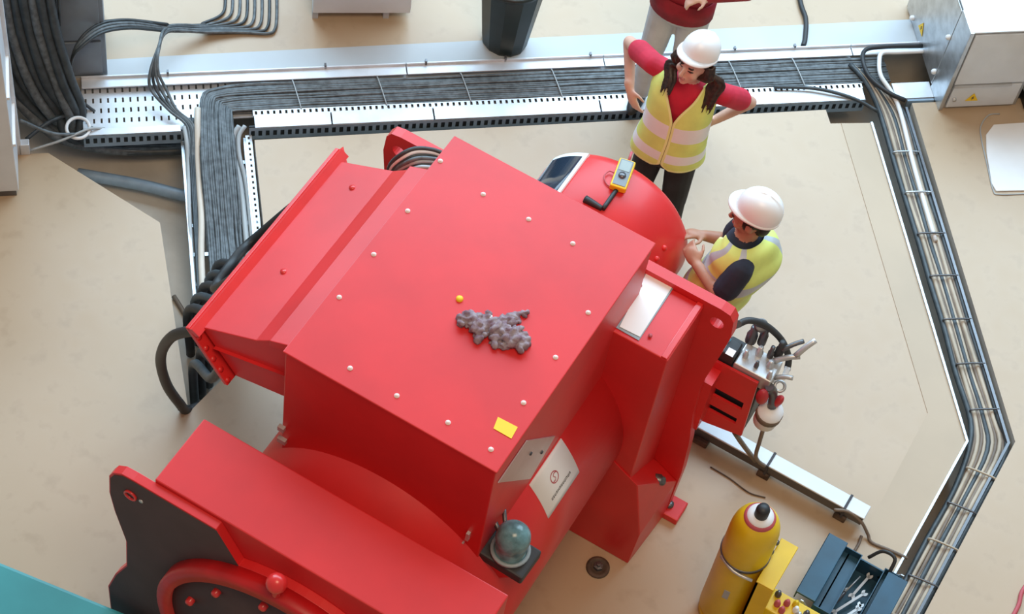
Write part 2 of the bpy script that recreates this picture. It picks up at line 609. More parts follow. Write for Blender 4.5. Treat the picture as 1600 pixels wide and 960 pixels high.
part('face_plate', 'red', re_, rear_plate)
for sgn in (1, -1):
    fx = lambda x: XC + sgn * (x - XC)
    part('foot', 'red', re_, lambda mb: mb.hull([(fx(-1.75), 5.293, 0), (fx(-1.75), 5.293, .5), (fx(-1.75), 5.66, 0), (fx(-1.127), 5.293, 0), (fx(-1.115), 5.293, .33), (fx(-1.205), 5.293, .76), (fx(-1.36), 5.293, .86), (fx(-1.47), 5.293, .7),
         (fx(-1.47), 5.66, 0), (fx(-1.10), 5.66, 0), (fx(-1.10), 5.66, .36), (fx(-1.23), 5.66, .44), (fx(-1.47), 5.66, .5)]), bevel=.006)
    part('foot_pad', 'red', re_, lambda mb: mb.box(min(fx(-1.18), fx(-1.02)), max(fx(-1.18), fx(-1.02)), 5.63, 5.76, 0, .05), bevel=.006)
p = at(1029, 751, y=5.52)
d = Vector((.75, -.05, .6))
tag(part('anchor_bolt', 'steel_dark', re_, lambda mb: mb.lathe([(.034, -.06), (.034, .006), (.024, .008), (.024, .03), (.014, .032), (0, .032)], p, d, 12)), 'dark anchor bolt')
p = at(1046, 790, z=.05)
part('pad_bolt', 'steel_dark', re_, lambda mb: mb.lathe([(.022, 0), (.022, .02), (0, .022)], p, (0, 0, 1), 8))
# sheet lying in the recessed tray on the rear housing
q = [at(*v, z=1.861) for v in ((1005, 418), (1056, 445), (998, 533), (945, 503))]
tag(part('sheet_frame', 'liner', re_, lambda mb: mb.prism(q, (0, 0, .004))), 'greyish plastic window on the rear housing')
q = [at(*v, z=1.866) for v in ((1012, 423), (1052, 446), (1000, 527), (968, 511))]
tag(part('sheet', 'paper', re_, lambda mb: mb.prism(q, (0, 0, .002))), 'blank white paper sheet')
for v in ((1000, 447), (973, 485), (1016, 525)):
    part('sheet_rivet', 'logo_red', re_, lambda mb: mb.lathe([(.010, 0), (.010, .006), (0, .007)], at(*v, z=1.866), (0, 0, 1), 8))

# ---- slip ring cover behind the rear frame
EY0, EY1, ER = 5.715, 6.54, .435
ec = part('end_cover', 'red', gen, lambda mb: mb.lathe([(0, EY0), (ER, EY0), (ER, EY1 - .09), (ER - .012, EY1 - .05), (ER - .04, EY1 - .02), (ER - .09, EY1), (0, EY1)], (XC, 0, ZC), (0, 1, 0), 64))


def cyl_patch(mb, y0, y1, a0, a1, r0, r1, n=10, c=(XC, ZC)):
    A = []
    for y in (y0, y1):
        for r in (r0, r1):
            A.append([mb.b.verts.new((c[0] + r * cos(a0 + (a1 - a0) * i / n), y, c[1] + r * sin(a0 + (a1 - a0) * i / n))) for i in range(n + 1)])
    for i in range(n):
        for P, Q in ((0, 1), (1, 3), (3, 2), (2, 0)):
            mb.face([A[P][i], A[P][i + 1], A[Q][i + 1], A[Q][i]], True)
    for i in (0, n):
        mb.face([A[0][i], A[1][i], A[3][i], A[2][i]])


wa0, wa1, wy0, wy1 = radians(118), radians(151), 5.95, 6.475
part('window_frame', 'white', ec, lambda mb: cyl_patch(mb, wy0, wy1, wa0, wa1, ER - .005, ER + .010))
tag(part('pane', 'glass_dark', ec, lambda mb: cyl_patch(mb, wy0 + .03, wy1 - .03, wa0 + .05, wa1 - .05, ER, ER + .014)), 'dark glass inspection pane')
for v in ((1022, 355), (1037, 368), (1008, 350)):
    p = at(*v, z=1.25)
    part('cover_screw', 'red_edge', ec, lambda mb: mb.ell((XC + ER * cos(radians(35)), 6.2 + .08 * (v[0] - 1022) / 15, ZC + ER * sin(radians(35))), (.016, 0, 0), (0, .016, 0), (0, 0, .016), 10, 6))

# ---- white maker's plate on the body
pa0, pa1, py0, py1 = radians(24.1), radians(43.0), 4.615, 4.905


def label_uv(u, v, r):   # u along the body axis, v down the flank
    a = pa1 + (pa0 - pa1) * v
    return Vector((XC + r * cos(a), py0 + (py1 - py0) * u, ZC + r * sin(a)))


lp = part('label_plate', 'paper', gen, lambda mb: cyl_patch(mb, py0, py1, pa0, pa1, RB - .004, RB + .004))
tag(lp, 'white plate with a round emblem and a line of dark lettering')


def emblem(mb):
    n = 28
    R0, R1 = .098, .118
    asp = (py1 - py0) / (RB * (pa1 - pa0))
    A = [[mb.b.verts.new(label_uv(.48 + r * cos(2 * pi * i / n) * .9, .42 + r * sin(2 * pi * i / n) * asp * .9, RB + .0052)) for i in range(n)] for r in (R0, R1)]
    for i in range(n):
        mb.face([A[0][i], A[0][(i + 1) % n], A[1][(i + 1) % n], A[1][i]])
    # S-shaped stroke inside
    st = [(.56, .36), (.50, .345), (.46, .38), (.48, .42), (.50, .45), (.47, .49), (.41, .485)]
    for (u0, v0), (u1, v1) in zip(st, st[1:]):
        mb.face([mb.b.verts.new(label_uv(u, v, RB + .0052)) for u, v in ((u0, v0 - .012), (u1, v1 - .012), (u1, v1 + .012), (u0, v0 + .012))])


part('emblem', 'logo_red', lp, emblem, fix=False)


def lettering(mb):
    random.seed(3)
    u = .22
    while u < .80:
        w = random.uniform(.018, .034)
        for du in (0, w):
            mb.face([mb.b.verts.new(label_uv(u + du + a, v, RB + .0052)) for a, v in ((0, .70), (.010, .70), (.010, .765), (0, .765))])
        v0 = random.choice((.70, .727, .752))
        mb.face([mb.b.verts.new(label_uv(a, v, RB + .0052)) for a, v in ((u, v0), (u + w, v0), (u + w, v0 + .014), (u, v0 + .014))])
        u += w + .026


part('lettering', 'ink', lp, lettering, fix=False)

# ---- breather with a smoky glass bowl on the right shoulder of the front frame
p = at(797, 862, z=1.50)
part('breather_bracket', 'red', gen, lambda mb: mb.hull([p + Vector(v) for v in ((-.10, -.07, -.06), (.07, -.07, -.06), (-.10, .07, -.06), (.07, .07, -.06), (-.16, -.05, -.24), (-.05, -.05, -.24), (-.16, .05, -.24), (-.05, .05, -.24))]), bevel=.004)
bs = part('breather_base', 'rubber', gen, lambda mb: mb.box(-.115, .115, -.085, .085, -.06, .0, Matrix.Translation(p) @ Matrix.Rotation(radians(-2), 4, 'Z')), bevel=.01)
tag(part('breather_bowl', 'smoke_glass', bs, lambda mb: mb.lathe([(0, 0), (.082, 0), (.084, .012), (.070, .02), (.074, .10), (.078, .125), (.074, .16), (.052, .195), (.02, .208), (0, .21)], p, (0, 0, 1), 28)), 'smoky blue green glass bowl')
part('breather_ring', 'liner', bs, lambda mb: mb.lathe([(.074, .012), (.09, .012), (.09, .026), (.074, .026), (.074, .012)], p, (0, 0, 1), 28))
part('breather_pipe', 'steel_dark', bs, lambda mb: mb.tube([p + Vector((-.06, .02, .05)), p + Vector((-.13, .06, .08)), p + Vector((-.16, .12, .05))], .012).tube([p + Vector((-.06, .05, .06)), p + Vector((-.11, .12, .08)), p + Vector((-.13, .16, .05))], .010))

# ================================================================== CABLE TRAYS


def perforated(mb, s0, s1, n0, n1, z, cs, cn, hs, hn, M):
    """flat sheet with a grid of rectangular slots (real openings); local x=s, y=n"""
    ks, kn = max(1, round((s1 - s0) / cs)), max(1, round((n1 - n0) / cn))
    ds, dn = (s1 - s0) / ks, (n1 - n0) / kn
    xs, ys = [], []
    for i in range(ks):
        c = s0 + (i + .5) * ds
        xs += [c - hs / 2, c + hs / 2]
    for j in range(kn):
        c = n0 + (j + .5) * dn
        ys += [c - hn / 2, c + hn / 2]
    xs = [s0] + xs + [s1]
    ys = [n0] + ys + [n1]
    V = {}
    def v(i, j):
        if (i, j) not in V:
            V[i, j] = mb.b.verts.new(M @ Vector((xs[i], ys[j], z)))
        return V[i, j]
    for i in range(len(xs) - 1):
        for j in range(len(ys) - 1):
            if i % 2 == 1 and j % 2 == 1:
                continue
            mb.face([v(i, j), v(i + 1, j), v(i + 1, j + 1), v(i, j + 1)])


TM = SNM(0, 0)
VERT = Matrix.Rotation(pi / 2, 4, 'X')      # local y -> up
tray = thing('cable_tray', sn(2.3, .2, -.38), 'long galvanised perforated cable tray running behind the red generator', 'cable tray')
TS1 = 4.66
part('base_sheet', 'galv_white', tray, lambda mb: perforated(mb, 0.0, .85, .05, .42, -.02, .043, .072, .011, .034, TM), fix=False)
part('base_sheet', 'galv_white', tray, lambda mb: mb.box(.85, TS1, .14, .42, -.03, -.022, TM))
part('slotted_lip', 'galv_white', tray, lambda mb: perforated(mb, .97, TS1, .115, .155, .022, .035, .04, .014, .026, TM), fix=False)
for a_, b_ in ((.97, 1.42), (1.42, 2.02), (2.02, 3.02), (3.02, 3.92), (3.92, TS1)):
    part('cover_strip', 'galv_white', tray, lambda mb: mb.box(a_ + .004, b_ - .004, .026, .115, .012, .024, TM), bevel=.002)
part('cover_strip', 'galv_white', tray, lambda mb: mb.box(0.0, .55, .026, .075, .012, .024, TM), bevel=.002)
for s0, s1 in ((0.0, .56), (.94, TS1)):
    part('side_rail', 'galv_blue', tray, lambda mb: perforated(mb, s0, s1, -.085, .024, 0, .043, .11, .022, .045, TM @ Matrix.Translation((0, .026, 0)) @ VERT), fix=False)
    part('rail_backing', 'cable_dark', tray, lambda mb: mb.box(s0, s1, .045, .05, -.085, .012, TM))
for a_, b_ in ((0.0, 1.9), (1.9, 3.1), (3.1, 4.66), (4.66, 5.12)):
    part('far_flange', 'galv_white', tray, lambda mb: mb.box(a_ + .003, b_ - .003, .375, .45, .012, .022, TM).box(a_ + .003, b_ - .003, .44, .45, -.05, .04, TM), bevel=.002)
for s_ in (.5, 1.42, 2.02, 2.5, 3.02, 3.92, 4.3):
    part('joint_clip', 'steel_dark', tray, lambda mb: mb.box(s_ - .006, s_ + .006, .44, .46, .02, .055, TM))
part('tray_branch', 'galv_white', tray, lambda mb: mb.box(4.86, 5.10, .04, .16, -.012, .0, TM))
part('tray_branch_side', 'galv_blue', tray, lambda mb: mb.box(4.93, 5.10, .02, .035, -.08, -.005, TM))


def stuff(o, label, cat):
    return tag(o, label, cat, None, 'stuff')


def bundle_main(mb):
    random.seed(11)
    for k in range(46):
        l = (k % 23) / 22.0             # 0 = inner (near/right) .. 1 = outer
        layer = k // 23
        z = -.012 + layer * .02 + random.uniform(-.004, .008)
        s_ = .845 - .185 * l + random.uniform(-.006, .006)
        n_ = .165 + .185 * l + random.uniform(-.006, .006)
        pts = []
        for j in range(7):
            pts.append(sn(s_ + random.uniform(-.005, .005), -1.25 + j * .2, z - .10 * min(1, (6 - j) / 3)))
        r = .03 + .17 * l
        pts += [sn(s_ + r * .12, n_ - r * .45, z), sn(s_ + r * .5, n_ - r * .1, z)]
        s = s_ + r + .1
        while s < 4.72 - .05 * l:
            pts.append(sn(s, n_ + random.uniform(-.006, .006), z + random.uniform(-.002, .004)))
            s += .33
        pts.append(sn(4.85, n_, z))
        mb.tube(pts, .0085, 6, 3)


bmain = part('cable_bundle', 'cable_grey', None, bundle_main)
stuff(bmain, 'dense bundle of thin dark grey cables filling the long galvanised tray', 'cables')


def tie(parent, a, b, r=.004, m='cable_light'):
    mid = (Vector(a) + Vector(b)) / 2 + Vector((0, 0, .006))
    return part('cable_tie', m, parent, lambda mb: mb.tube([Vector(a) - Vector((0, 0, .02)), a, mid, b, Vector(b) - Vector((0, 0, .02))], r, 6, 3))


for s_ in (1.25, 1.75, 2.25, 2.8, 3.35, 3.9, 4.3):
    tie(bmain, sn(s_, .155, .026), sn(s_ - .03, .36, .026))
for n_ in (.05, -.2, -.42):
    tie(bmain, sn(.64, n_, -.04 + .1 * n_), sn(.86, n_, -.04 + .1 * n_))


def dup_tube(name, m, pts, r, label, cat, group=None, seg=8, sub=6):
    o = part(name, m, None, lambda mb: mb.tube(pts, r, seg, sub))
    return tag(o, label, cat, group)


# ladder in the left trench
lad = thing('cable_ladder', sn(.76, -.6, -.38), 'galvanised cable ladder carrying cables down the trench beside the generator', 'cable ladder')
for s_, m_, h_ in ((.548, 'galv', .05), (.905, 'galv', .05)):
    part('side_rail', m_, lad, lambda mb: mb.box(s_, s_ + .016, -1.25, .02, -.16, -.06, TM))
part('perforated_rail', 'galv_white', lad, lambda mb: perforated(mb, .918, .955, -1.25, .03, -.05, .037, .04, .012, .018, TM), fix=False)
for n_ in (-.95, -.75, -.55, -.33, -.12):
    part('rung', 'galv', lad, lambda mb: mb.box(.555, .945, n_ - .012, n_ + .012, -.125, -.105, TM))
part('drop_leg', 'galv', lad, lambda mb: mb.box(.555, .575, -1.0, -.97, -.38, -.12, TM))
part('drop_leg', 'galv', lad, lambda mb: mb.box(.92, .94, -1.0, -.97, -.38, -.12, TM))
dup_tube('conduit', 'conduit_cream', [sn(.655, .18, .03), sn(.645, .05, .02), sn(.635, -.15, -.05), sn(.63, -.5, -.08), sn(.61, -.8, -.08), sn(.60, -1.2, -.09)], .019, 'cream plastic conduit running down the trench ladder', 'conduit')
for k, (s_, r_) in enumerate(((.865, .017), (.898, .014))):
    dup_tube('grey_cable', 'cable_light', [sn(s_ + .02, .06, .0), sn(s_ - .02, .0, -.02), sn(s_ - .025, -.12, -.05), sn(s_, -.3, -.08), sn(s_ + .005, -.7, -.09), sn(s_, -1.2, -.1)], r_,
             'thick pale grey cable clipped to the trench ladder', 'cable', 'pale grey cables on the trench ladder')
dup_tube('grey_cable', 'cable_light', [sn(.57, .06, .02), sn(.578, -.04, .0), sn(.575, -.2, -.06), sn(.56, -.6, -.07), sn(.555, -1.15, -.09)], .013, 'pale grey cable along the outer rail of the trench ladder', 'cable')
for k in range(3):
    dup_tube('black_cable', 'cable_dark', [sn(.598 + .012 * k, .12, .02), sn(.595 + .01 * k, -.05, -.02), sn(.592 + .009 * k, -.3, -.07), sn(.585 + .006 * k, -.7, -.09), sn(.575, -1.2, -.1)], .008,
             'thin black cable running down the trench ladder beside the cream conduit', 'cable', 'thin black cables on the trench ladder')
tag(part('trench_pipe', 'galv_blue', None, lambda mb: mb.tube([sn(-.05, .0, -.30), sn(.3, -.10, -.30), sn(.56, -.20, -.30), sn(.95, -.34, -.3)], .035, 10, 4)), 'dark blue grey pipe crossing low inside the trench', 'pipe')
tag(part('trench_cable', 'cable_brown', None, lambda mb: mb.tube([sn(.45, -.85, -.362), sn(.55, -1.05, -.362), sn(.75, -1.25, -.362), sn(.9, -1.28, -.362)], .014, 8, 5)), 'dark cable lying on the trench bottom', 'cable')

# ---- heavy black power cables falling from the left switch cabinet into the trench
for k in range(9):
    x0 = 28 + k * 10.5
    l = k / 8
    top = sn(-.50 + .046 * k, .33 - .02 * (k % 2), 1.35)
    pts = [sn(-.50 + .046 * k, .50, 1.30), sn(-.50 + .046 * k, .41, 1.30), sn(-.50 + .046 * k, .345, 1.22), top + Vector((0, 0, -.35)), sn(-.49 + .048 * k, .30, .62), sn(-.42 + .046 * k, .25 - .02 * (k % 2), .28), sn(-.29 + .036 * k, .18 + .02 * (k % 3), .03), sn(-.10 + .012 * k, .11 + .03 * (k % 4), -.13), sn(.25, .10 + .03 * (k % 5), -.24), sn(.8, .12, -.28)]
    dup_tube('power_cable', 'cable_dark' if k % 3 else 'cable_grey', pts, .027, 'heavy black power cable curving from the blue grey cabinet down into the trench', 'cable', 'heavy power cables at the blue grey cabinet', 10, 7)
cl = part('cable_clamp', 'galv_white', None, lambda mb: mb.box(-.50, .10, .28, .38, 1.00, 1.03, TM), bevel=.004)
tag(cl, 'pale clamp bar holding the heavy power cables on the cabinet', 'clamp bar')
for pts, r_, m_, lb in (
    ([sn(-.34, -.02, .25), sn(-.16, -.01, .10), sn(.02, .04, .03), sn(.05, .1, .0)], .010, 'cable_grey', 'thin grey wire looping from the left cabinet foot to the tray end'),
    ([sn(-.30, -.06, .02), sn(-.12, -.02, .05), sn(.03, .05, .05), sn(.12, .08, .01)], .008, 'cable_light', 'pale wire running low from the left cabinet to the tray end'),
    ([sn(-.32, .02, .02), sn(-.18, .12, .05), sn(-.06, .2, .0), sn(.0, .25, -.1)], .012, 'cable_dark', 'black wire crossing the pit behind the left cabinet foot')):
    dup_tube('wire', m_, pts, r_, lb, 'wire')
c0 = at(122, 200, z=.03)
ring = [c0 + T_S * (.065 * cos(a)) + T_N * (.075 * sin(a)) for a in [2 * pi * k / 14 for k in range(15)]]
tag(part('white_loop', 'white', None, lambda mb: mb.tube(ring, .010, 8, 3)), 'white cable loop lying at the end of the perforated tray', 'cable')

# ---- control cables arching over the floor behind the tray and dropping into it
NC = 8
for k in range(NC):
    f = k / (NC - 1)
    xa = 352 + 11.5 * k
    a0_ = at(xa, -420 - 6 * k, z=.012); a1_ = at(xa, 5 + 3 * k, z=.012)
    pts = [a0_, at(xa, -250, z=.012), at(xa, -130, z=.012), at(xa, -60, z=.012), at(xa, -22, z=.012), a1_]
    yb = 26 + 3.2 * k
    pts += [at(xa - 3, yb - 7 + k * .6, z=.014), at(xa - 14, yb + 2 + k * .3, z=.014), at(xa - 36 - 3 * k, 37 + 1.9 * k, z=.022), at(318, 39 + 1.6 * k, z=.06), at(262, 40 + 1.4 * k, z=.16)]
    if k % 2 == 0:
        pts += [at(205, 32 + 2.0 * k, z=.38), at(160, 36 + 2.5 * k, z=.47), at(128, 58 + 2.5 * k, z=.46), at(112, 95, z=.34), sn(-.05, .28, .12), sn(.12, .22, -.08)]
        lb = 'thin dark control cable arching across to the blue grey cabinet'
        gp = 'control cables arching to the cabinet'
    else:
        pts += [at(248, 72 + k, z=.24), at(233 + 2 * k, 112, z=.18), at(232 + 4 * k, 140, z=.10), at(262 + 2 * k, 172, z=.05), sn(.585 + .006 * k, .05, .02), sn(.58 + .004 * k, -.15, -.05)]
        lb = 'thin dark control cable dropping into the perforated end of the tray'
        gp = 'control cables dropping into the tray'
    dup_tube('control_cable', 'cable_grey' if k % 3 else 'cable_dark', pts, .0095, lb, 'cable', gp, 8, 6)
dup_tube('control_cable', 'cable_dark', [at(98, -30, z=.6), at(105, 10, z=.55), at(118, 28, z=.5), at(150, 34, z=.45), at(200, 31, z=.36), at(262, 38, z=.18)], .009, 'single black cable swinging down the cabinet front into the arching bundle', 'cable')
for px_, y1_ in ((88, 25), (93, 40)):
    pt = sn(*px_sn(px_, y1_, .6), .6)
    dup_tube('hanging_wire', 'cable_dark', [at(px_ - 2, -25, y=at(px_, y1_, z=.62).y + .01), at(px_, y1_, z=.62)], .008, 'short wire hanging down the front of the blue grey cabinet', 'wire', 'short hanging wires')
dup_tube('hanging_wire', 'cable_dark', [at(144, 40, z=.43), at(146, 62, z=.30), at(148, 92, z=.16)], .006, 'thin wire hanging below the arching control cables', 'wire')
# black hose on the floor at the far side
dup_tube('floor_hose', 'black', [at(1150, -330, z=.017), at(1200, -200, z=.017), at(1238, -80, z=.017), at(1250, 0, z=.017), at(1259, 30, z=.017), at(1258, 60, z=.017), at(1255, 72, z=.017)], .016, 'short black hose lying on the floor behind the tray kerb', 'hose')

# ---- cables in the right-hand trench
RC = Vector((.204, 7.066, 0))
cols = ['cable_dark', 'cable_brown', 'cable_beige', 'cable_brown', 'cable_beige', 'cable_dark', 'cable_beige', 'cable_brown', 'cable_beige', 'cable_brown', 'cable_dark']
names = {'cable_dark': 'black', 'cable_grey': 'dark grey', 'cable_brown': 'brown', 'cable_beige': 'beige', 'cable_light': 'pale grey'}
random.seed(5)
first_rc = None
for k, cm in enumerate(cols):
    l = -.055 + .0155 * k
    rr = .0125 if cm != 'cable_dark' else .016
    w = lambda: random.uniform(-.006, .006)
    z = -.055 + random.uniform(0, .02)
    pts = [sn(4.62 + .01 * k, .30 - .012 * k, .03), sn(4.70 + l * .4, .18, .03), sn(4.76 + l * .7, .06, .0), sn(4.80 + l, -.10, -.03)]
    for j in range(1, 8):
        pts.append(sn(4.80 + l + w(), -.1 - j * .30, z))
    cx = RC.x + l * 1.0
    pts += [Vector((RC.x + l * 1.15 - .02, RC.y + .02 - .12 * (1 - k / 10), z))]
    for j in range(1, 10):
        pts.append(Vector((cx + w(), RC.y - .05 - j * .34, z)))
    o = dup_tube('trench_cable', cm, pts, rr, f'{names[cm]} cable running the length of the angled floor trench', 'cable', f'{names[cm]} cables in the angled trench', 7, 4)
    first_rc = first_rc or o
for j in range(7):
    n_ = -.35 - j * .30
    tie(first_rc, sn(4.755, n_, -.015), sn(4.915, n_ - .01, -.015), .006, 'galv' if j < 2 else 'steel_dark')
for j in range(6):
    y_ = 6.85 - j * .26
    tie(first_rc, Vector((.16, y_, -.015)), Vector((.315, y_ + .02, -.015)), .006, 'steel_dark' if j % 2 else 'cable_beige')
# thick bright cable sweeping out of the tray into the right trench
dup_tube('white_cable', 'white', [sn(5.1, .36, .05), sn(4.93, .36, .05), sn(4.83, .35, .06), sn(4.79, .27, .07), sn(4.78, .17, .06), sn(4.83, .06, .03), sn(4.86, -.08, .0), sn(4.85, -.5, -.02), sn(4.85, -1.0, -.03)], .014, 'white cable bending out of the tray into the angled trench', 'cable')
dup_tube('black_cable', 'black', [sn(5.1, .395, .06), sn(4.85, .40, .06), sn(4.73, .38, .06), sn(4.69, .28, .07), sn(4.71, .16, .06), sn(4.80, .05, .05), sn(4.90, .0, .03)], .014, 'black cable curling over the tray corner beside the white cable', 'cable')
dup_tube('black_cable', 'cable_dark', [sn(4.1, .14, .04), sn(4.3, .12, .045), sn(4.45, .08, .045), sn(4.6, .02, .03), sn(4.72, -.05, .0)], .011, 'thin dark cable crossing the tray lip towards the angled trench', 'cable')

# ================================================================== CABINETS
lc = thing('switch_cabinet', sn(-.8, -.2, 0), 'tall pale grey switch cabinet standing at the trench corner', 'cabinet')
part('body', 'cabinet', lc, lambda mb: mb.box(-1.5, -.365, -.37, -.055, .06, 1.5, TM), bevel=.006)
part('plinth', 'steel_dark', lc, lambda mb: mb.box(-1.5, -.38, -.355, -.07, 0, .06, TM))
part('corner_post', 'galv_white', lc, lambda mb: mb.box(-.385, -.345, -.075, -.03, .0, 1.5, TM), bevel=.004)
part('foot_bracket', 'galv_white', lc, lambda mb: mb.box(-.36, -.30, -.075, -.03, .0, .09, TM), bevel=.003)
for z_ in (.45, .85):
    part('panel_seam', 'white', lc, lambda mb: mb.box(-.366, -.350, -.36, -.06, z_, z_ + .02, TM))

bp = thing('blue_cabinet', sn(-.4, .7, 0), 'tall blue grey cabinet behind the heavy power cables', 'cabinet')
part('body', 'cabinet_blue', bp, lambda mb: mb.box(-1.3, .155, .475, .95, .0, 1.45, TM), bevel=.005)
part('front_panel', 'cabinet_blue', bp, lambda mb: mb.box(-.9, .13, .462, .475, .34, 1.42, TM), bevel=.003)
part('skirt_panel', 'cabinet_blue', bp, lambda mb: mb.box(-.9, .13, .462, .475, .03, .32, TM), bevel=.003)

gb = thing('junction_cabinet', sn(5.4, .3, 0), 'galvanised junction cabinet with yellow warning stickers at the trench corner', 'cabinet')
part('body', 'galv', gb, lambda mb: mb.box(5.115, 5.60, -.05, .78, .0, .70, TM), bevel=.004)
part('corner_angle', 'galv', gb, lambda mb: mb.box(5.10, 5.116, -.06, .12, .0, .71, TM).box(5.10, 5.125, -.066, -.05, 0, .71, TM), bevel=.003)
part('side_panel', 'galv', gb, lambda mb: mb.box(5.10, 5.113, .125, .74, .02, .69, TM), bevel=.003)
part('front_panel', 'cabinet', gb, lambda mb: mb.box(5.135, 5.575, -.066, -.052, .24, .69, TM), bevel=.003)
part('lower_panel', 'cabinet', gb, lambda mb: mb.box(5.14, 5.57, -.068, -.052, .03, .225, TM), bevel=.003)
part('panel_ledge', 'steel', gb, lambda mb: mb.box(5.135, 5.50, -.078, -.06, .222, .236, TM))
part('top_plate', 'cabinet', gb, lambda mb: mb.box(5.105, 5.61, -.06, .79, .70, .712, TM), bevel=.003)
for n_, z_ in ((.14, .12), (.14, .44), (.62, .06)):
    part('bolt', 'white', gb, lambda mb: mb.lathe([(.018, 0), (.018, .012), (.012, .022), (0, .023)], sn(5.10, n_, z_), -T_S, 8))
for ds in (5.17,):
    part('bolt', 'steel', gb, lambda mb: mb.lathe([(.014, 0), (.014, .012), (0, .014)], sn(ds, -.068, .11), -T_N, 8))


def warn(parent, c, u, v, s):
    u, v = Vector(u), Vector(v)
    nrm = u.cross(v).normalized()
    pts = [Vector(c) + u * (s * a) + v * (s * b) for a, b in ((-.9, -.6), (.9, -.6), (0, .95))]
    w_ = part('warning_sticker', 'sticker_yellow', parent, lambda mb: mb.prism(pts, nrm * .002))
    bolt = [(.10, .45), (-.22, -.05), (.0, -.05), (-.10, -.45), (.22, .08), (.02, .08)]
    part('flash_symbol', 'ink', w_, lambda mb: mb.prism([Vector(c) + u * (s * a) + v * (s * b) + nrm * .002 for a, b in bolt], nrm * .001))


warn(gb, sn(5.285, -.070, .115), T_S, (0, 0, 1), .045)
warn(gb, sn(5.098, .48, .13), -T_N, (0, 0, 1), .05)

g2 = thing('grey_cabinet', sn(5.95, .3, 0), 'pale grey cabinet with a black base rail beside the junction cabinet', 'cabinet')
part('body', 'cabinet', g2, lambda mb: mb.box(5.635, 6.6, -.10, .8, .09, .85, TM), bevel=.005)
part('base_rail', 'black', g2, lambda mb: mb.box(5.645, 6.6, -.115, .8, .0, .075, TM), bevel=.004)
part('edge_trim', 'steel_dark', g2, lambda mb: mb.box(5.628, 5.642, -.112, -.10, .06, .85, TM))

# floor hatch sheet by the grey cabinet
hp = [at(*q, z=.0) for q in ((1552, 196), (1640, 190), (1640, 298), (1556, 300), (1549, 288), (1541, 240), (1540, 212))]
tag(part('hatch_sheet', 'white', None, lambda mb: mb.prism(hp, (0, 0, .010)), bevel=.003), 'white sheet lying on the floor in front of the grey cabinet', 'sheet')
hc = [at(*q, z=.004) for q in ((1562, 178), (1545, 180), (1533, 196), (1533, 215), (1543, 260), (1552, 298), (1562, 304), (1605, 303))]
dup_tube('floor_wire', 'cable_light', hc, .004, 'thin grey wire lying round the white sheet on the floor', 'wire')

# pale cabinet at the far side
fc = thing('far_cabinet', at(545, 15, z=0), 'pale blue grey cabinet on short feet standing on the far floor', 'cabinet')
c_ = at(488, 33, z=.0); d_ = at(640, 33, z=0)
ux = (d_ - c_).normalized(); uy = Vector((-ux.y, ux.x, 0)); L_ = (d_ - c_).length
FM = Matrix(((ux.x, uy.x, 0, c_.x), (ux.y, uy.y, 0, c_.y), (0, 0, 1, 0), (0, 0, 0, 1)))
part('body', 'cabinet', fc, lambda mb: mb.box(0, L_, 0, .5, .07, 1.2, FM), bevel=.006)
for x_ in (.0, L_ - .16):
    part('foot', 'kerb', fc, lambda mb: mb.box(x_, x_ + .035, .02, .08, 0, .07, FM))

# waste bin
bc = at(787, 66, z=0)
wb = thing('waste_bin', bc, 'dark green plastic waste bin with a bag liner', 'bin')


def bin_shell(mb):
    n = 12
    rings = []
    for r, z in ((.132, 0), (.140, .03), (.196, .56), (.202, .56), (.202, .60), (.192, .60), (.135, .05)):
        rings.append([mb.b.verts.new(bc + Vector((r * 1.02 * cos(2 * pi * (i + .5) / n), r * .9 * sin(2 * pi * (i + .5) / n), z))) for i in range(n)])
    for A, B in zip(rings, rings[1:]):
        for i in range(n):
            mb.face([A[i], A[(i + 1) % n], B[(i + 1) % n], B[i]])
    mb.face(rings[0]); mb.face(rings[-1])


part('shell', 'bin_green', wb, bin_shell)
part('rim', 'bin_green', wb, lambda mb: mb.lathe([(.180, .57), (.205, .57), (.205, .60), (.180, .60), (.180, .57)], bc, (0, 0, 1), 24))
part('liner', 'liner', wb, lambda mb: mb.lathe([(.160, .61), (.166, .60), (.15, .45), (.10, .38), (0, .36)], bc, (0, 0, 1), 16))

# ================================================================== THINGS ON AND AROUND THE GENERATOR
# crumpled rag on the box top
def rag_mesh(mb):
    random.seed(21)
    c = at(775, 518, z=BZ)
    X = (at(825, 530, z=BZ) - at(727, 510, z=BZ)).normalized()
    Yv = Vector((-X.y, X.x, 0))
    blobs = [(-.125, .02, .050, .032), (-.085, -.01, .045, .040), (-.04, .025, .045, .030), (.0, .0, .05, .035), (.03, .045, .05, .025), (.07, .085, .030, .020),
             (.045, -.02, .05, .035), (.085, -.025, .05, .040), (.12, -.04, .045, .034), (.06, -.06, .04, .02), (.10, .115, .022, .018), (-.06, -.045, .03, .022), (.005, -.05, .035, .02)]
    for (u, v, r, h) in blobs:
        a = random.uniform(0, pi)
        e1 = (X * cos(a) + Yv * sin(a)) * r * 1.1
        e2 = (-X * sin(a) + Yv * cos(a)) * r * .7
        mb.ell(c + X * u + Yv * v + Vector((0, 0, h * .5)), e1, e2, (0, 0, h), 18, 12)


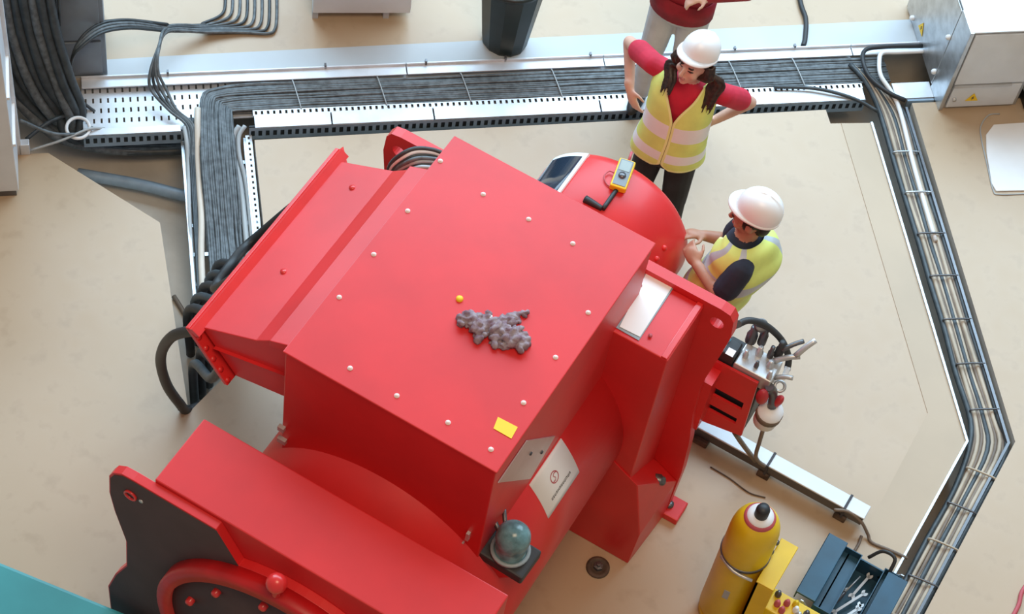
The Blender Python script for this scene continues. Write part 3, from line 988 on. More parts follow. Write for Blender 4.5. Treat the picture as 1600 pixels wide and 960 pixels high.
def remesh_obj(o, voxel, smooth=2):
    md = o.modifiers.new('remesh', 'REMESH')
    md.mode = 'VOXEL'
    md.voxel_size = voxel
    dg = bpy.context.evaluated_depsgraph_get()
    dg.update()
    me = bpy.data.meshes.new_from_object(o.evaluated_get(dg))
    o.modifiers.clear()
    ms = [m for m in o.data.materials]
    o.data = me
    me.materials.clear()
    for m in ms:
        me.materials.append(m)
    bm = bmesh.new()
    bm.from_mesh(me)
    for _ in range(smooth):
        bmesh.ops.smooth_vert(bm, verts=bm.verts, factor=.5, use_axis_x=True, use_axis_y=True, use_axis_z=True)
    for f in bm.faces:
        f.smooth = True
        f.material_index = 0
    bm.to_mesh(me)
    bm.free()
    return o


rg = part('rag', 'rag', None, rag_mesh)
remesh_obj(rg, .007, 1)
from mathutils import noise as mnoise
for v in rg.data.vertices:
    d = (abs(mnoise.noise(v.co * 30)) - .2) * .04 + mnoise.noise(v.co * 90) * .006
    v.co += v.normal * d
    v.co.z = max(v.co.z, BZ + .0005)
tag(rg, 'crumpled purple grey rag lying on the flat box top', 'rag')
p = at(766, 497, z=BZ + .03)
tag(part('rag_tag', 'paper', rg, lambda mb: mb.ell(p, (.008, 0, 0), (0, .016, 0), (0, 0, .008), 8, 6)), 'small white tag')

# yellow multimeter resting on the end cover
def cap_pt(px, py, lift=0.0):
    d = ray(px, py)
    ox, oz = CAM_C.x - XC, CAM_C.z - ZC
    r = ER + lift
    a = d.x ** 2 + d.z ** 2; b = 2 * (ox * d.x + oz * d.z); c = ox * ox + oz * oz - r * r
    t = (-b - math.sqrt(max(0, b * b - 4 * a * c))) / 2 / a
    return CAM_C + d * t


m0, m1 = cap_pt(966, 292, .03), cap_pt(980, 254, .03)
mu = (m1 - m0).normalized()
mw = mu.cross(Vector((0, 0, 1))).normalized()
mn = mw.cross(mu)
mc = (m0 + m1) / 2
MM = Matrix(((mw.x, mu.x, mn.x, mc.x), (mw.y, mu.y, mn.y, mc.y), (mw.z, mu.z, mn.z, mc.z), (0, 0, 0, 1)))
mm = thing('multimeter', mc - mn * .028, 'yellow handheld multimeter resting on top of the red end cover', 'multimeter')
hl = (m1 - m0).length / 2 + .012
part('case', 'sticker_yellow', mm, lambda mb: mb.box(-.042, .042, -hl, hl, -.028, .012, MM), bevel=.008)
part('face_panel', 'meter_grey', mm, lambda mb: mb.box(-.034, .034, -hl + .012, hl - .008, .012, .015, MM), bevel=.002)
part('screen', 'screen', mm, lambda mb: mb.box(-.027, .027, .012, hl - .018, .015, .017, MM))
part('dial', 'steel_dark', mm, lambda mb: mb.lathe([(.020, .015), (.018, .023), (0, .024)], (0, 0, 0), (0, 0, 1), 16).b.transform(MM @ Matrix.Translation((0, -.018, 0))))
part('probe', 'logo_red', mm, lambda mb: mb.tube([MM @ Vector((.005, hl - .01, 0)), MM @ Vector((.004, hl + .05, .012))], .007, 8, 2))
dup_tube('test_lead', 'logo_red', [MM @ Vector((-.03, .0, -.01)), MM @ Vector((-.07, .01, -.02)), MM @ Vector((-.085, -.03, -.02)), MM @ Vector((-.06, -.07, -.022)), MM @ Vector((-.02, -.085, -.02))], .004, 'thin red test lead curled beside the yellow multimeter', 'lead')
s0, s1, s2 = cap_pt(966, 293, .012), cap_pt(942, 327, .012), cap_pt(914, 311, .012)
tag(part('meter_strap', 'black', None, lambda mb: mb.tube([s0, (s0 + s1) / 2, s1], .012, 8, 3).tube([s1 + (s2 - s1) * .05, (s1 * .6 + s2 * .4), s2], .013, 8, 3, r1=.021)), 'black bent strap with a thick grip lying below the yellow multimeter', 'strap')

# wires looping over the left ear of the rear frame
for k in range(7):
    dx = .022 * k
    z0 = 1.93 - .012 * (k % 3)
    pts = [at(606 + 2 * k, 300, z=1.55), at(608 + 3 * k, 262 + 2 * k, z=1.80), at(626 + 4 * k, 242 + 3.5 * k, z=z0), at(652 + 3 * k, 232 + 5 * k, z=z0 + .02), at(688 + 2 * k, 238 + 5 * k, z=z0), at(722, 262 + 4 * k, z=1.90)]
    mname = ['cable_dark', 'white', 'cable_dark', 'cable_grey', 'cable_light', 'cable_dark', 'cable_light'][k]
    nm = {'cable_dark': 'black', 'white': 'white', 'cable_grey': 'grey', 'cable_light': 'pale grey'}[mname]
    dup_tube('ear_wire', mname, pts, .0105, f'{nm} wire looped behind the generator box over the lifting ear', 'wire', f'{nm} wires looped over the lifting ear')

# black hoses from the duct flange into the left trench
h0 = Vector((-3.0, 4.32, 1.83))
dup_tube('black_hose', 'black', [h0 + Vector((.06, .08, -.02)), at(290, 519, y=4.45), at(262, 533, y=4.50), at(251, 562, y=4.58), at(260, 600, y=4.66), at(280, 630, y=4.74), at(294, 641, y=4.80), Vector((-3.47, 4.93, -.06)), Vector((-3.50, 5.0, -.34))], .027,
         'thick black hose looping out of the duct flange and down to the trench end', 'hose', None, 12, 8)
random.seed(9)
for k in range(10):
    yy = 4.42 + .105 * k
    e = sn(.50 + .043 * (k % 5) + .02, -1.60 + .07 * k, -.35)
    sx = -2.965
    pts = [Vector((sx + .05, yy, 1.86)), Vector((sx - .05, yy + .02, 1.78)), Vector((sx - .16, yy + .05, 1.50)), Vector((sx - .24, yy * .6 + e.y * .4, 1.0)), Vector((sx * .35 + e.x * .65, yy * .3 + e.y * .7, .4)), e + Vector((0, 0, .45)), e]
    dup_tube('power_cable', 'rubber' if k % 2 else 'cable_dark', pts, .026, 'heavy black power cable hanging from the duct flange into the trench', 'cable', 'heavy power cables below the red duct', 10, 6)
dup_tube('black_hose', 'black', [Vector((-3.03, 4.75, 1.90)), at(338, 452, y=4.85), at(362, 412, y=5.05), at(400, 372, y=5.3), Vector((-3.12, 5.5, 1.6)), Vector((-3.1, 5.52, 1.2))], .026, 'black hose running along the outer edge of the red duct flange', 'hose', None, 10, 6)

# ---- hydraulic unit on the right of the rear frame
hy = thing('hydraulic_unit', (-1.02, 5.80, .75), 'red hydraulic valve unit with silver fittings bolted beside the rear frame', 'hydraulic unit')


def hyd_plate(mb):
    P = [at(*q, y=5.80) for q in ((1108, 560), (1184, 600), (1158, 682), (1088, 655))]
    out = [Vector((p.x, 0, p.z)) for p in P]
    slots = []
    for (a, b, w) in (((1110, 609), (1160, 636), .034), ((1104, 634), (1150, 659), .026)):
        A, B = at(*a, y=5.80), at(*b, y=5.80)
        u = (B - A).normalized(); v = Vector((-u.z, 0, u.x))
        slots.append([Vector((q.x, 0, q.z)) for q in (A + v * w, B + v * w, B - v * w, A - v * w)])
    polys = [out] + slots
    flat = [p for q in polys for p in q]
    tr = tessellate_polygon(polys)
    a_ = [mb.b.verts.new((p.x, 5.80, p.z)) for p in flat]
    b_ = [mb.b.verts.new((p.x, 5.815, p.z)) for p in flat]
    for t in tr:
        mb.face([a_[i] for i in t]); mb.face([b_[i] for i in reversed(t)])
    k0 = 0
    for q in polys:
        n = len(q)
        for i in range(n):
            mb.face([a_[k0 + i], a_[k0 + (i + 1) % n], b_[k0 + (i + 1) % n], b_[k0 + i]])
        k0 += n


part('mounting_plate', 'red', hy, hyd_plate)
part('back_box', 'rubber', hy, lambda mb: mb.box(-1.15, -.90, 5.83, 6.02, .82, 1.24), bevel=.01)
part('bracket', 'red', hy, lambda mb: mb.box(-1.16, -1.10, 5.70, 5.83, .82, 1.24))
zt = 1.295
blk = part('valve_block', 'steel', hy, lambda mb: mb.box(-1.06, -.86, 5.82, 5.96, zt - .06, zt + .035), bevel=.006)
part('solenoid', 'black', hy, lambda mb: mb.box(-1.165, -1.065, 5.82, 5.92, zt - .02, zt + .07), bevel=.008)
part('solenoid_label', 'white', hy, lambda mb: mb.box(-1.115, -1.075, 5.818, 5.86, zt + .0705, zt + .073))
tag(part('blue_cap', 'blue_cyl', hy, lambda mb: mb.lathe([(.022, 0), (.022, .03), (.012, .045), (0, .046)], (-1.145, 5.90, zt + .06), (-.3, 0, 1), 14)), 'bright blue cap')
random.seed(4)
for (x_, y_, r_, h_, m_) in ((-1.05, 5.98, .028, .12, 'steel_dark'), (-1.00, 6.0, .022, .15, 'steel_dark'), (-.98, 5.93, .018, .07, 'steel'), (-.93, 5.95, .016, .09, 'steel_dark'), (-.905, 5.90, .02, .05, 'steel'), (-.90, 5.98, .022, .12, 'rubber'), (-1.03, 5.88, .014, .06, 'steel'), (-.96, 5.86, .012, .05, 'steel_dark'), (-.88, 5.84, .014, .06, 'steel')):
    part('fitting', m_, hy, lambda mb: mb.lathe([(r_, 0), (r_, h_ * .5), (r_ * .7, h_ * .55), (r_ * .7, h_), (0, h_)], (x_, y_, zt + .03), (0, 0, 1), 10))
part('gauge', 'steel_dark', hy, lambda mb: mb.lathe([(.0, 0), (.034, 0), (.034, .02), (.028, .022), (0, .022)], (-1.03, 5.99, zt + .17), (.2, -.5, 1), 18))
for (p0, p1, r_, m_) in (((-.90, 5.93, zt + .05), (-.80, 5.99, zt + .10), .014, 'steel'), ((-.86, 5.88, zt + .0), (-.78, 5.90, zt + .04), .012, 'steel'), ((-.89, 5.97, zt + .10), (-.82, 6.05, zt + .14), .012, 'steel_dark'), ((-.82, 5.98, zt + .10), (-.77, 6.06, zt + .18), .015, 'steel')):
    part('pipe', m_, hy, lambda mb: mb.tube([p0, (Vector(p0) + Vector(p1)) / 2 + Vector((0, 0, .01)), p1], r_, 10, 3))
fb = at(1201, 648, y=5.80)
part('filter_bowl', 'white', hy, lambda mb: mb.lathe([(0, -.10), (.035, -.10), (.058, -.075), (.062, -.02), (.062, .05), (.0, .05)], fb, (.1, -.05, 1), 20))
p = at(1191, 620, y=5.79)
tag(part('filter_head', 'valve_red', hy, lambda mb: mb.ell(p, (.030, 0, .008), (0, .03, 0), (-.006, 0, .055))), 'red filter head')
p2 = at(1214, 628, y=5.84)
tag(part('red_valve', 'valve_red', hy, lambda mb: mb.ell(p2, (.026, 0, .008), (0, .03, 0), (.012, 0, .055))), 'red valve body')
part('filter_neck', 'steel_dark', hy, lambda mb: mb.tube([p + Vector((.01, .03, .06)), (p + p2) / 2 + Vector((0, .03, .02)), fb + Vector((0, .01, .05))], .022, 10, 3))
part('elbow', 'white', hy, lambda mb: mb.tube([at(1231, 574, y=6.05), at(1224, 590, y=6.0), at(1206, 594, y=5.95), at(1190, 588, y=5.93)], .015, 10, 4))
part('valve_ring', 'steel', hy, lambda mb: mb.lathe([(.018, 0), (.032, 0), (.032, .016), (.018, .016), (.018, 0)], at(1218, 604, y=5.9), (.2, -.5, .8), 16))
part('filter_band', 'cable_brown', hy, lambda mb: mb.lathe([(.064, -.01), (.066, -.01), (.066, .03), (.064, .03), (.064, -.01)], fb, (.1, -.05, 1), 20))
hs = [Vector((-1.10, 5.80, 1.66)), at(1152, 508, y=5.86), at(1170, 501, y=5.92), at(1195, 508, y=5.98), at(1220, 530, y=6.03), at(1232, 558, y=6.06), at(1230, 578, y=6.06)]
dup_tube('hydraulic_hose', 'rubber', hs, .017, 'black hydraulic hose arching from the rear frame to the silver fittings', 'hose', None, 10, 7)
dup_tube('drain_tube', 'cable_brown', [fb + Vector((.0, 0, -.09)), at(1187, 690, z=.62), at(1181, 712, z=.4), at(1186, 722, z=.25), at(1194, 728, z=.17)], .011, 'thin brown tube hanging from the filter bowl to the grey beam', 'tube')
tag(part('support_rod', 'cable_brown', None, lambda mb: mb.tube([at(1148, 676, y=5.82), at(1160, 694, z=.5), at(1180, 720, z=.13)], .014, 8, 4)), 'brown rod running from the red plate down to the grey beam', 'rod')

# ---- grey beam on the floor
b0, b1 = Vector((-1.25, 6.19, 0)), Vector((-.185, 6.185, 0))
bm_ = thing('grey_beam', (b0 + b1) / 2, 'pale grey square beam lying on blocks from the generator towards the trench', 'beam')
part('bar', 'cabinet', bm_, lambda mb: mb.box(b0.x, b1.x, 6.145, 6.235, .123, .135), bevel=.004)
part('shaded_side', 'steel_dark', bm_, lambda mb: mb.box(b0.x, b1.x - .005, 6.152, 6.225, .05, .123))  # dark body: the beam's shaded side put into the colour
for x_ in (-.76, -.30):
    part('band', 'ink', bm_, lambda mb: mb.box(x_ - .007, x_ + .007, 6.140, 6.240, .045, .140))
    part('support_block', 'rust', bm_, lambda mb: mb.box(x_ - .04, x_ + .03, 6.14, 6.235, 0, .05), bevel=.006)
part('support_block', 'rust', bm_, lambda mb: mb.box(-1.2, -1.1, 6.13, 6.25, 0, .05), bevel=.006)
dup_tube('floor_cable', 'cable_brown', [at(1303, 797, z=.13), at(1325, 800, z=.13), at(1345, 815, z=.10), at(1356, 835, z=.03), at(1362, 848, z=.012), at(1390, 860, z=.012), at(1418, 873, z=.012)], .009, 'thin brown cable running from the grey beam across to the trench', 'cable')
dup_tube('floor_cable', 'cable_brown', [at(1346, 838, z=.012), at(1342, 850, z=.012), at(1335, 862, z=.012)], .008, 'short brown cable end on the floor beside the blue toolbox', 'cable')
dup_tube('scrap_wire', 'rust', [at(1110, 730, z=.006), at(1140, 748, z=.006), at(1170, 770, z=.006), at(1196, 778, z=.006)], .004, 'thin rusty wire lying on the floor beside the grey beam', 'wire')
# floor anchor near the rear foot
fa = at(934, 888, z=0)
an = thing('floor_anchor', fa, 'round dark steel floor anchor sunk in the floor beside the generator', 'anchor')
part('washer', 'rust', an, lambda mb: mb.lathe([(0, 0), (.062, 0), (.062, .012), (.045, .016), (.04, .010), (0, .010)], fa, (0, 0, 1), 24))
part('nut', 'steel_dark', an, lambda mb: mb.lathe([(.026, .01), (.026, .03), (.012, .032), (.012, .045), (0, .046)], fa, (0, 0, 1), 6, smooth=False))

# ---- yellow accumulator bottle and stand
bt = at(1190, 803, z=1.05)
gx, gy = bt.x, bt.y
ab = thing('accumulator_bottle', (gx, gy, 0), 'tall yellow gas accumulator bottle with a white and red collar', 'bottle')
R_ = .122
part('shell', 'yellow', ab, lambda mb: mb.lathe([(0, .02), (.09, .02), (R_, .08), (R_, .86), (R_ * .985, .90), (R_ * .94, .94), (R_ * .85, .975), (R_ * .70, 1.003), (R_ * .5, 1.018), (0, 1.024)], (gx, gy, 0), (0, 0, 1), 48))
tag(part('collar_ring', 'logo_red', ab, lambda mb: mb.lathe([(.078, 1.0), (.078, 1.017), (.068, 1.027), (0, 1.028)], (gx, gy, 0), (0, 0, 1), 32)), 'dark red ring round the neck')
part('collar', 'white', ab, lambda mb: mb.lathe([(.067, 1.015), (.064, 1.034), (.03, 1.04), (0, 1.04)], (gx, gy, 0), (0, 0, 1), 32))
part('valve_cap', 'black', ab, lambda mb: mb.lathe([(.034, 1.035), (.034, 1.09), (.028, 1.108), (0, 1.112)], (gx, gy, 0), (0, 0, 1), 20))
for z_ in (.66,):
    part('strap', 'steel_dark', ab, lambda mb: mb.lathe([(R_, z_), (R_ + .004, z_), (R_ + .004, z_ + .022), (R_, z_ + .022)], (gx, gy, 0), (0, 0, 1), 48))
part('strap_buckle', 'steel', ab, lambda mb: mb.tube([Vector((gx - .09, gy - .092, .665)), Vector((gx + .0, gy - .130, .66)), Vector((gx + .10, gy - .12, .65))], .009, 8, 3))
part('badge', 'cable_light', ab, lambda mb: cyl_patch(mb, 0, 0, 0, 1, 1, 1, 1) if False else mb.hull([Vector((gx + (R_ + o_) * cos(a_), gy + (R_ + o_) * sin(a_), z_)) for a_ in (radians(-92), radians(-78)) for z_ in (.36, .44) for o_ in (-.004, .003)]))
part('base_ring', 'yellow', ab, lambda mb: mb.lathe([(.09, 0), (.115, 0), (.115, .06), (.09, .06), (.09, 0)], (gx, gy, 0), (0, 0, 1), 32))

st = thing('yellow_stand', (gx + .2, gy - .02, 0), 'yellow steel channel stand clamped beside the accumulator bottle', 'stand')
zb = .66
q0, q1, q2, q3 = (at(*v, z=zb) for v in ((1218, 845), (1249, 850), (1214, 918), (1184, 906)))
x0_, x1_ = (q0.x + q3.x) / 2, (q1.x + q2.x) / 2
y1_, y0_ = (q0.y + q1.y) / 2, (q2.y + q3.y) / 2
part('top_bar', 'yellow', st, lambda mb: mb.box(x0_, x1_, y0_ - .02, y1_, zb - .012, zb), bevel=.003)
part('web', 'yellow', st, lambda mb: mb.box(x0_, x0_ + .012, y0_ - .02, y1_, .1, zb - .012))
part('side_web', 'yellow', st, lambda mb: mb.box(x0_, x1_, y0_ - .02, y0_ - .008, .0, zb - .012))
for y_ in (y1_ - .05, y1_ - .11):
    part('clamp_bolt', 'steel_dark', st, lambda mb: mb.lathe([(.014, 0), (.014, .016), (0, .018)], (x0_ - .008, y_, zb + .012), (0, 0, 1), 8))
part('base_plate', 'yellow', st, lambda mb: mb.box(x0_ - .02, x1_ + .10, y0_ - .05, y1_ + .02, 0, .012))
yb = part('lower_block', 'yellow', st, lambda mb: mb.box(-.40, -.13, 5.30, 5.43, .16, .30), bevel=.008)
part('block_leg', 'yellow', st, lambda mb: mb.box(-.38, -.16, 5.32, 5.41, .0, .16))
random.seed(2)
for k, (dx, dy, m_) in enumerate(((.03, .10, 'steel_dark'), (.05, .05, 'logo_red'), (.09, .08, 'logo_red'), (.085, .03, 'logo_red'), (.145, .07, 'white'), (.17, .05, 'steel'), (.20, .08, 'steel_dark'), (.13, .10, 'yellow'), (.23, .03, 'yellow'))):
    part('valve_fitting', m_, st, lambda mb: mb.lathe([(.017, 0), (.017, .02), (.011, .024), (.011, .04), (0, .041)], (-.40 + dx, 5.30 + dy, .30), (0, 0, 1), 10))

# ---- open blue cantilever toolbox with tools
tbx = thing('toolbox', (-.07, 5.73, 0), 'open dark blue steel toolbox with cantilever trays full of tools', 'toolbox')
part('base_tray', 'toolbox_blue', tbx, lambda mb: mb.box(-.17, .04, 5.50, 5.93, .0, .008).box(-.17, -.162, 5.50, 5.93, .0, .13).box(.032, .04, 5.50, 5.93, .0, .13).box(-.17, .04, 5.50, 5.508, .0, .13).box(-.17, .04, 5.922, 5.93, .0, .13))


def tray_box(mb, x0, x1, y0, y1, z0, z1, t=.005):
    mb.box(x0, x1, y0, y1, z0, z0 + t)
    mb.box(x0, x0 + t, y0, y1, z0, z1); mb.box(x1 - t, x1, y0, y1, z0, z1)
    mb.box(x0 + t, x1 - t, y0, y0 + t, z0, z1); mb.box(x0 + t, x1 - t, y1 - t, y1, z0, z1)


part('upper_lid', 'toolbox_blue', tbx, lambda mb: mb.box(-.305, -.195, 5.53, 5.93, .185, .20).box(-.305, -.298, 5.53, 5.93, .13, .20), bevel=.003)
part('upper_tray', 'toolbox_blue', tbx, lambda mb: tray_box(mb, -.20, -.10, 5.52, 5.92, .125, .18))
part('upper_tray', 'toolbox_blue', tbx, lambda mb: tray_box(mb, .03, .13, 5.52, 5.92, .125, .18))
part('upper_lid', 'toolbox_blue', tbx, lambda mb: mb.box(.055, .165, 5.55, 5.90, .185, .20), bevel=.003)
for y_ in (5.505, 5.925):
    for sg in (-1, 1):
        part('hinge_arm', 'steel', tbx, lambda mb: mb.hull([(-.065 + sg * .09 + a, y_ + b, .05 + c) for a in (-.008, .008) for b in (-.003, .003) for c in (0, .01)] + [(-.065 + sg * .19 + a, y_ + b, .18 + c) for a in (-.008, .008) for b in (-.003, .003) for c in (0, .01)]))
part('carry_handle', 'black', tbx, lambda mb: mb.tube([Vector((-.07, 5.93, .17)), Vector((-.02, 5.97, .23)), Vector((.05, 5.96, .24)), Vector((.06, 5.90, .19))], .010, 8, 5))


def spanner(mb, a, b, w=.011):
    a, b = Vector(a), Vector(b)
    u = (b - a).normalized(); v = Vector((-u.y, u.x, 0))
    h = Vector((0, 0, .007))
    mb.prism([a + v * w * .6, b + v * w * .6, b - v * w * .6, a - v * w * .6], h)
    for c, s_ in ((a, -1), (b, 1)):
        pts = []
        for k in range(10):
            t = radians(40 + 280 * k / 9)
            pts.append(c + (u * s_ * -cos(t) * -1 + v * sin(t)) * w * 1.5 if False else c + (u * s_ * cos(t) + v * sin(t)) * w * 1.6)
        pts.append(c)
        mb.prism(pts, h)


tools = [((-.09, 5.62, .03), (.0, 5.80, .05)), ((-.06, 5.55, .05), (.01, 5.70, .06)), ((-.12, 5.56, .02), (-.10, 5.78, .03)), ((.0, 5.56, .03), (.01, 5.74, .03)), ((-.05, 5.75, .04), (-.02, 5.90, .06))]
tl = ['silver open spanner lying slanted across the blue toolbox', 'short silver spanner propped at the end of the blue toolbox', 'silver spanner lying along the yellow side inside the blue toolbox', 'silver spanner lying against the trench side inside the blue toolbox', 'small silver spanner under the handle of the blue toolbox']
for (a, b), lb in zip(tools, tl):
    tag(part('spanner', 'steel', None, lambda mb: spanner(mb, a, b)), lb, 'spanner', 'spanners in the blue toolbox')
for k, (a, b, m_, lb) in enumerate((((-.11, 5.66, .06), (-.06, 5.86, .08), 'steel_dark', 'black handled screwdriver lying in the blue toolbox'), ((-.03, 5.58, .08), (.02, 5.66, .08), 'cable_light', 'grey handled screwdriver at the end of the blue toolbox'))):
    a, b = Vector(a), Vector(b)
    sd = thing('screwdriver', (a + b) / 2, lb, 'screwdriver')
    part('handle', m_, sd, lambda mb: mb.lathe([(0, 0), (.012, .003), (.014, .03), (.011, .07), (.008, .085), (0, .085)], a, b - a, 10))
    part('shaft', 'steel', sd, lambda mb: mb.tube([a + (b - a) * .4, b], .004, 6, 1))

# ---- teal beam at the near corner
td = thing('teal_beam', (-3.62, 3.03, 0), 'teal painted steel beam end in front of the generator frame', 'beam')
ta, tb_ = at(-60, 853, z=.6), at(245, 978, z=.6)
ud = (tb_ - ta).normalized(); vd = Vector((ud.y, -ud.x, 0))
TBM = Matrix(((ud.x, vd.x, 0, ta.x), (ud.y, vd.y, 0, ta.y), (0, 0, 1, 0), (0, 0, 0, 1)))
Lb = (tb_ - ta).length
part('top_flange', 'teal', td, lambda mb: mb.box(-.6, Lb, 0, .5, .56, .60, TBM), bevel=.02)
part('web', 'teal', td, lambda mb: mb.box(-.6, Lb - .03, .06, .44, .0, .56, TBM), bevel=.01)
td.location = TBM @ Vector((Lb / 2, .25, 0))
for ch in td.children:
    ch.matrix_parent_inverse = world_of(td).inverted()
# orange lead at the right edge of the floor
dup_tube('orange_lead', 'logo_red', [at(1582, 965, z=.012), at(1592, 945, z=.012), at(1597, 925, z=.012), at(1612, 905, z=.012)], .012, 'red orange lead end lying on the floor beyond the trench', 'lead')

# ================================================================== PEOPLE
import numpy as np


class Body:
    def __init__(self):
        self.mb = MB()
        self.pr = []          # (label, kind, data)

    def cap(self, lab, a, b, r0, r1, seg=14):
        a, b = Vector(a), Vector(b)
        self.pr.append((lab, 'cap', (np.array(a), np.array(b), r0, r1)))
        d = (b - a)
        L = d.length
        prof = [(0, -r0)] + [(r0 * sin(t), -r0 * cos(t)) for t in (pi / 6, pi / 3)] + [(r0, 0), (r1, L)] + [(r1 * cos(t), L + r1 * sin(t)) for t in (pi / 6, pi / 3)] + [(0, L + r1)]
        self.mb.lathe(prof, a, d, seg)

    def ell(self, lab, c, ax, ay, az):
        c, ax, ay, az = map(Vector, (c, ax, ay, az))
        self.pr.append((lab, 'ell', tuple(np.array(v) for v in (c, ax, ay, az))))
        self.mb.ell(c, ax, ay, az)

    def loft(self, labs, rings, right, fwd, seg=32, power=2.4):
        """rings: (centre, halfwidth, halfdepth)"""
        rows = []
        for c, w, d in rings:
            row = []
            for i in range(seg):
                t = 2 * pi * i / seg
                cx, sy = cos(t), sin(t)
                k = (abs(cx) ** power + abs(sy) ** power) ** (-1 / power)
                row.append(self.mb.b.verts.new(Vector(c) + right * (w * cx * k) + fwd * (d * sy * k)))
            rows.append(row)
        for A, B in zip(rows, rows[1:]):
            for i in range(seg):
                self.mb.face([A[i], A[(i + 1) % seg], B[(i + 1) % seg], B[i]], True)
        self.mb.face(list(reversed(rows[0]))); self.mb.face(rows[-1])
        for (r0, r1), lab in zip(zip(rings, rings[1:]), labs):
            self.pr.append((lab, 'seg', (np.array(Vector(r0[0])), np.array(Vector(r1[0])), (r0[1], r0[2]), (r1[1], r1[2]), np.array(right), np.array(fwd))))

    def dist(self, P, kind, d):
        if kind == 'cap':
            a, b, r0, r1 = d
            ab = b - a
            t = np.clip((P - a) @ ab / (ab @ ab), 0, 1)
            return np.linalg.norm(P - a - t[:, None] * ab, axis=1) - (r0 + (r1 - r0) * t)
        if kind == 'ell':
            c, ax, ay, az = d
            q = P - c
            k = np.sqrt(((q @ ax) / (ax @ ax)) ** 2 + ((q @ ay) / (ay @ ay)) ** 2 + ((q @ az) / (az @ az)) ** 2)
            m = min(np.linalg.norm(ax), np.linalg.norm(ay), np.linalg.norm(az))
            return (k - 1) * m
        a, b, w0, w1, r, f = d
        ab = b - a
        tt = (P - a) @ ab / (ab @ ab)
        t = np.clip(tt, 0, 1)
        q = P - a - t[:, None] * ab
        w = w0[0] + (w1[0] - w0[0]) * t
        dd = w0[1] + (w1[1] - w0[1]) * t
        over = np.abs(tt - t) * np.linalg.norm(ab)
        return np.maximum((np.sqrt((q @ r / w) ** 2 + (q @ f / dd) ** 2) - 1) * np.minimum(w, dd), over)

    def build(self, name, labmats, parent, voxel=.0075):
        labs = list(labmats)
        o = self.mb.build(name, [labmats[l] for l in labs], parent)
        remesh_obj(o, voxel, 2)
        me = o.data
        n = len(me.polygons)
        cen = np.empty(n * 3, dtype=np.float32)
        me.polygons.foreach_get('center', cen)
        P = cen.reshape(-1, 3).astype(float)
        best = np.full(n, 1e9)
        idx = np.zeros(n, dtype=np.int32)
        for lab, kind, d in self.pr:
            e = self.dist(P, kind, d)
            m = e < best
            best[m] = e[m]
            idx[m] = labs.index(lab)
        me.polygons.foreach_set('material_index', idx)
        me.update()
        return o


def hand(B, wrist, d, nb, th, curl=.5, s=1.0):
    """d: wrist to knuckles, nb: back of the hand, th: side the thumb is on"""
    W = Vector(wrist)
    d = Vector(d).normalized()
    nb = Vector(nb); nb = (nb - d * nb.dot(d)).normalized()
    th = Vector(th); th = (th - d * th.dot(d) - nb * th.dot(nb)).normalized()
    B.ell('skin', W + d * .048 * s, d * .055 * s, th * .041 * s, nb * .019 * s)
    B.cap('skin', W - d * .03 * s, W + d * .03 * s, .026 * s, .024 * s)
    for i, L in enumerate((.070, .079, .073, .056)):
        base = W + d * .085 * s + th * (.030 - .0205 * i) * s
        c1 = curl * (1 + .1 * i)
        d1 = d * cos(c1) - nb * sin(c1)
        d2 = d * cos(c1 * 2) - nb * sin(c1 * 2)
        k = base + d1 * L * .52 * s
        B.cap('skin', base - d * .02 * s, k, .0100 * s, .0092 * s, 8)
        B.cap('skin', k, k + d2 * L * .48 * s, .0092 * s, .0080 * s, 8)
    tb0 = W + d * .022 * s + th * .028 * s
    t1 = tb0 + (th * .72 + d * .62 - nb * .25).normalized() * .042 * s
    t2 = t1 + (th * .25 + d * .85 - nb * (.2 + .5 * curl)).normalized() * .034 * s
    B.cap('skin', tb0, t1, .0125 * s, .0105 * s, 8)
    B.cap('skin', t1, t2, .0105 * s, .0088 * s, 8)


def head(B, c, f, up, w=.074, dp=.094, h=.118):
    f = Vector(f).normalized(); up = Vector(up); up = (up - f * up.dot(f)).normalized(); r = f.cross(up)
    c = Vector(c)
    B.ell('skin', c + up * .018, r * w, f * dp, up * (h * .86))
    B.ell('skin', c - up * .045 + f * .022, r * (w * .80), f * (dp * .72), up * (h * .62))
    B.ell('skin', c - up * .098 + f * .058, r * .024, f * .020, up * .016)          # chin
    B.cap('skin', c + f * .094 + up * .008, c + f * .112 - up * .026, .009, .0125, 10)   # nose
    B.ell('skin', c + f * .106 - up * .030, r * .017, f * .011, up * .009)
    for s_ in (-1, 1):
        B.ell('skin', c + r * (s_ * w * 1.0) - f * .008 - up * .012, r * .010, f * .019, up * .031)  # ear
        B.ell('eye', c + r * (s_ * .031) + f * .080 + up * .004, r * .013, f * .011, up * .007)
        B.ell('hair', c + r * (s_ * .032) + f * .086 + up * .026, r * .019, f * .008, up * .0045)
        B.ell('skin', c + r * (s_ * .042) + f * .058 - up * .030, r * .022, f * .024, up * .022)     # cheek
    B.ell('lips', c + f * .091 - up * .058, r * .024, f * .011, up * .0085)
    return f, up, r


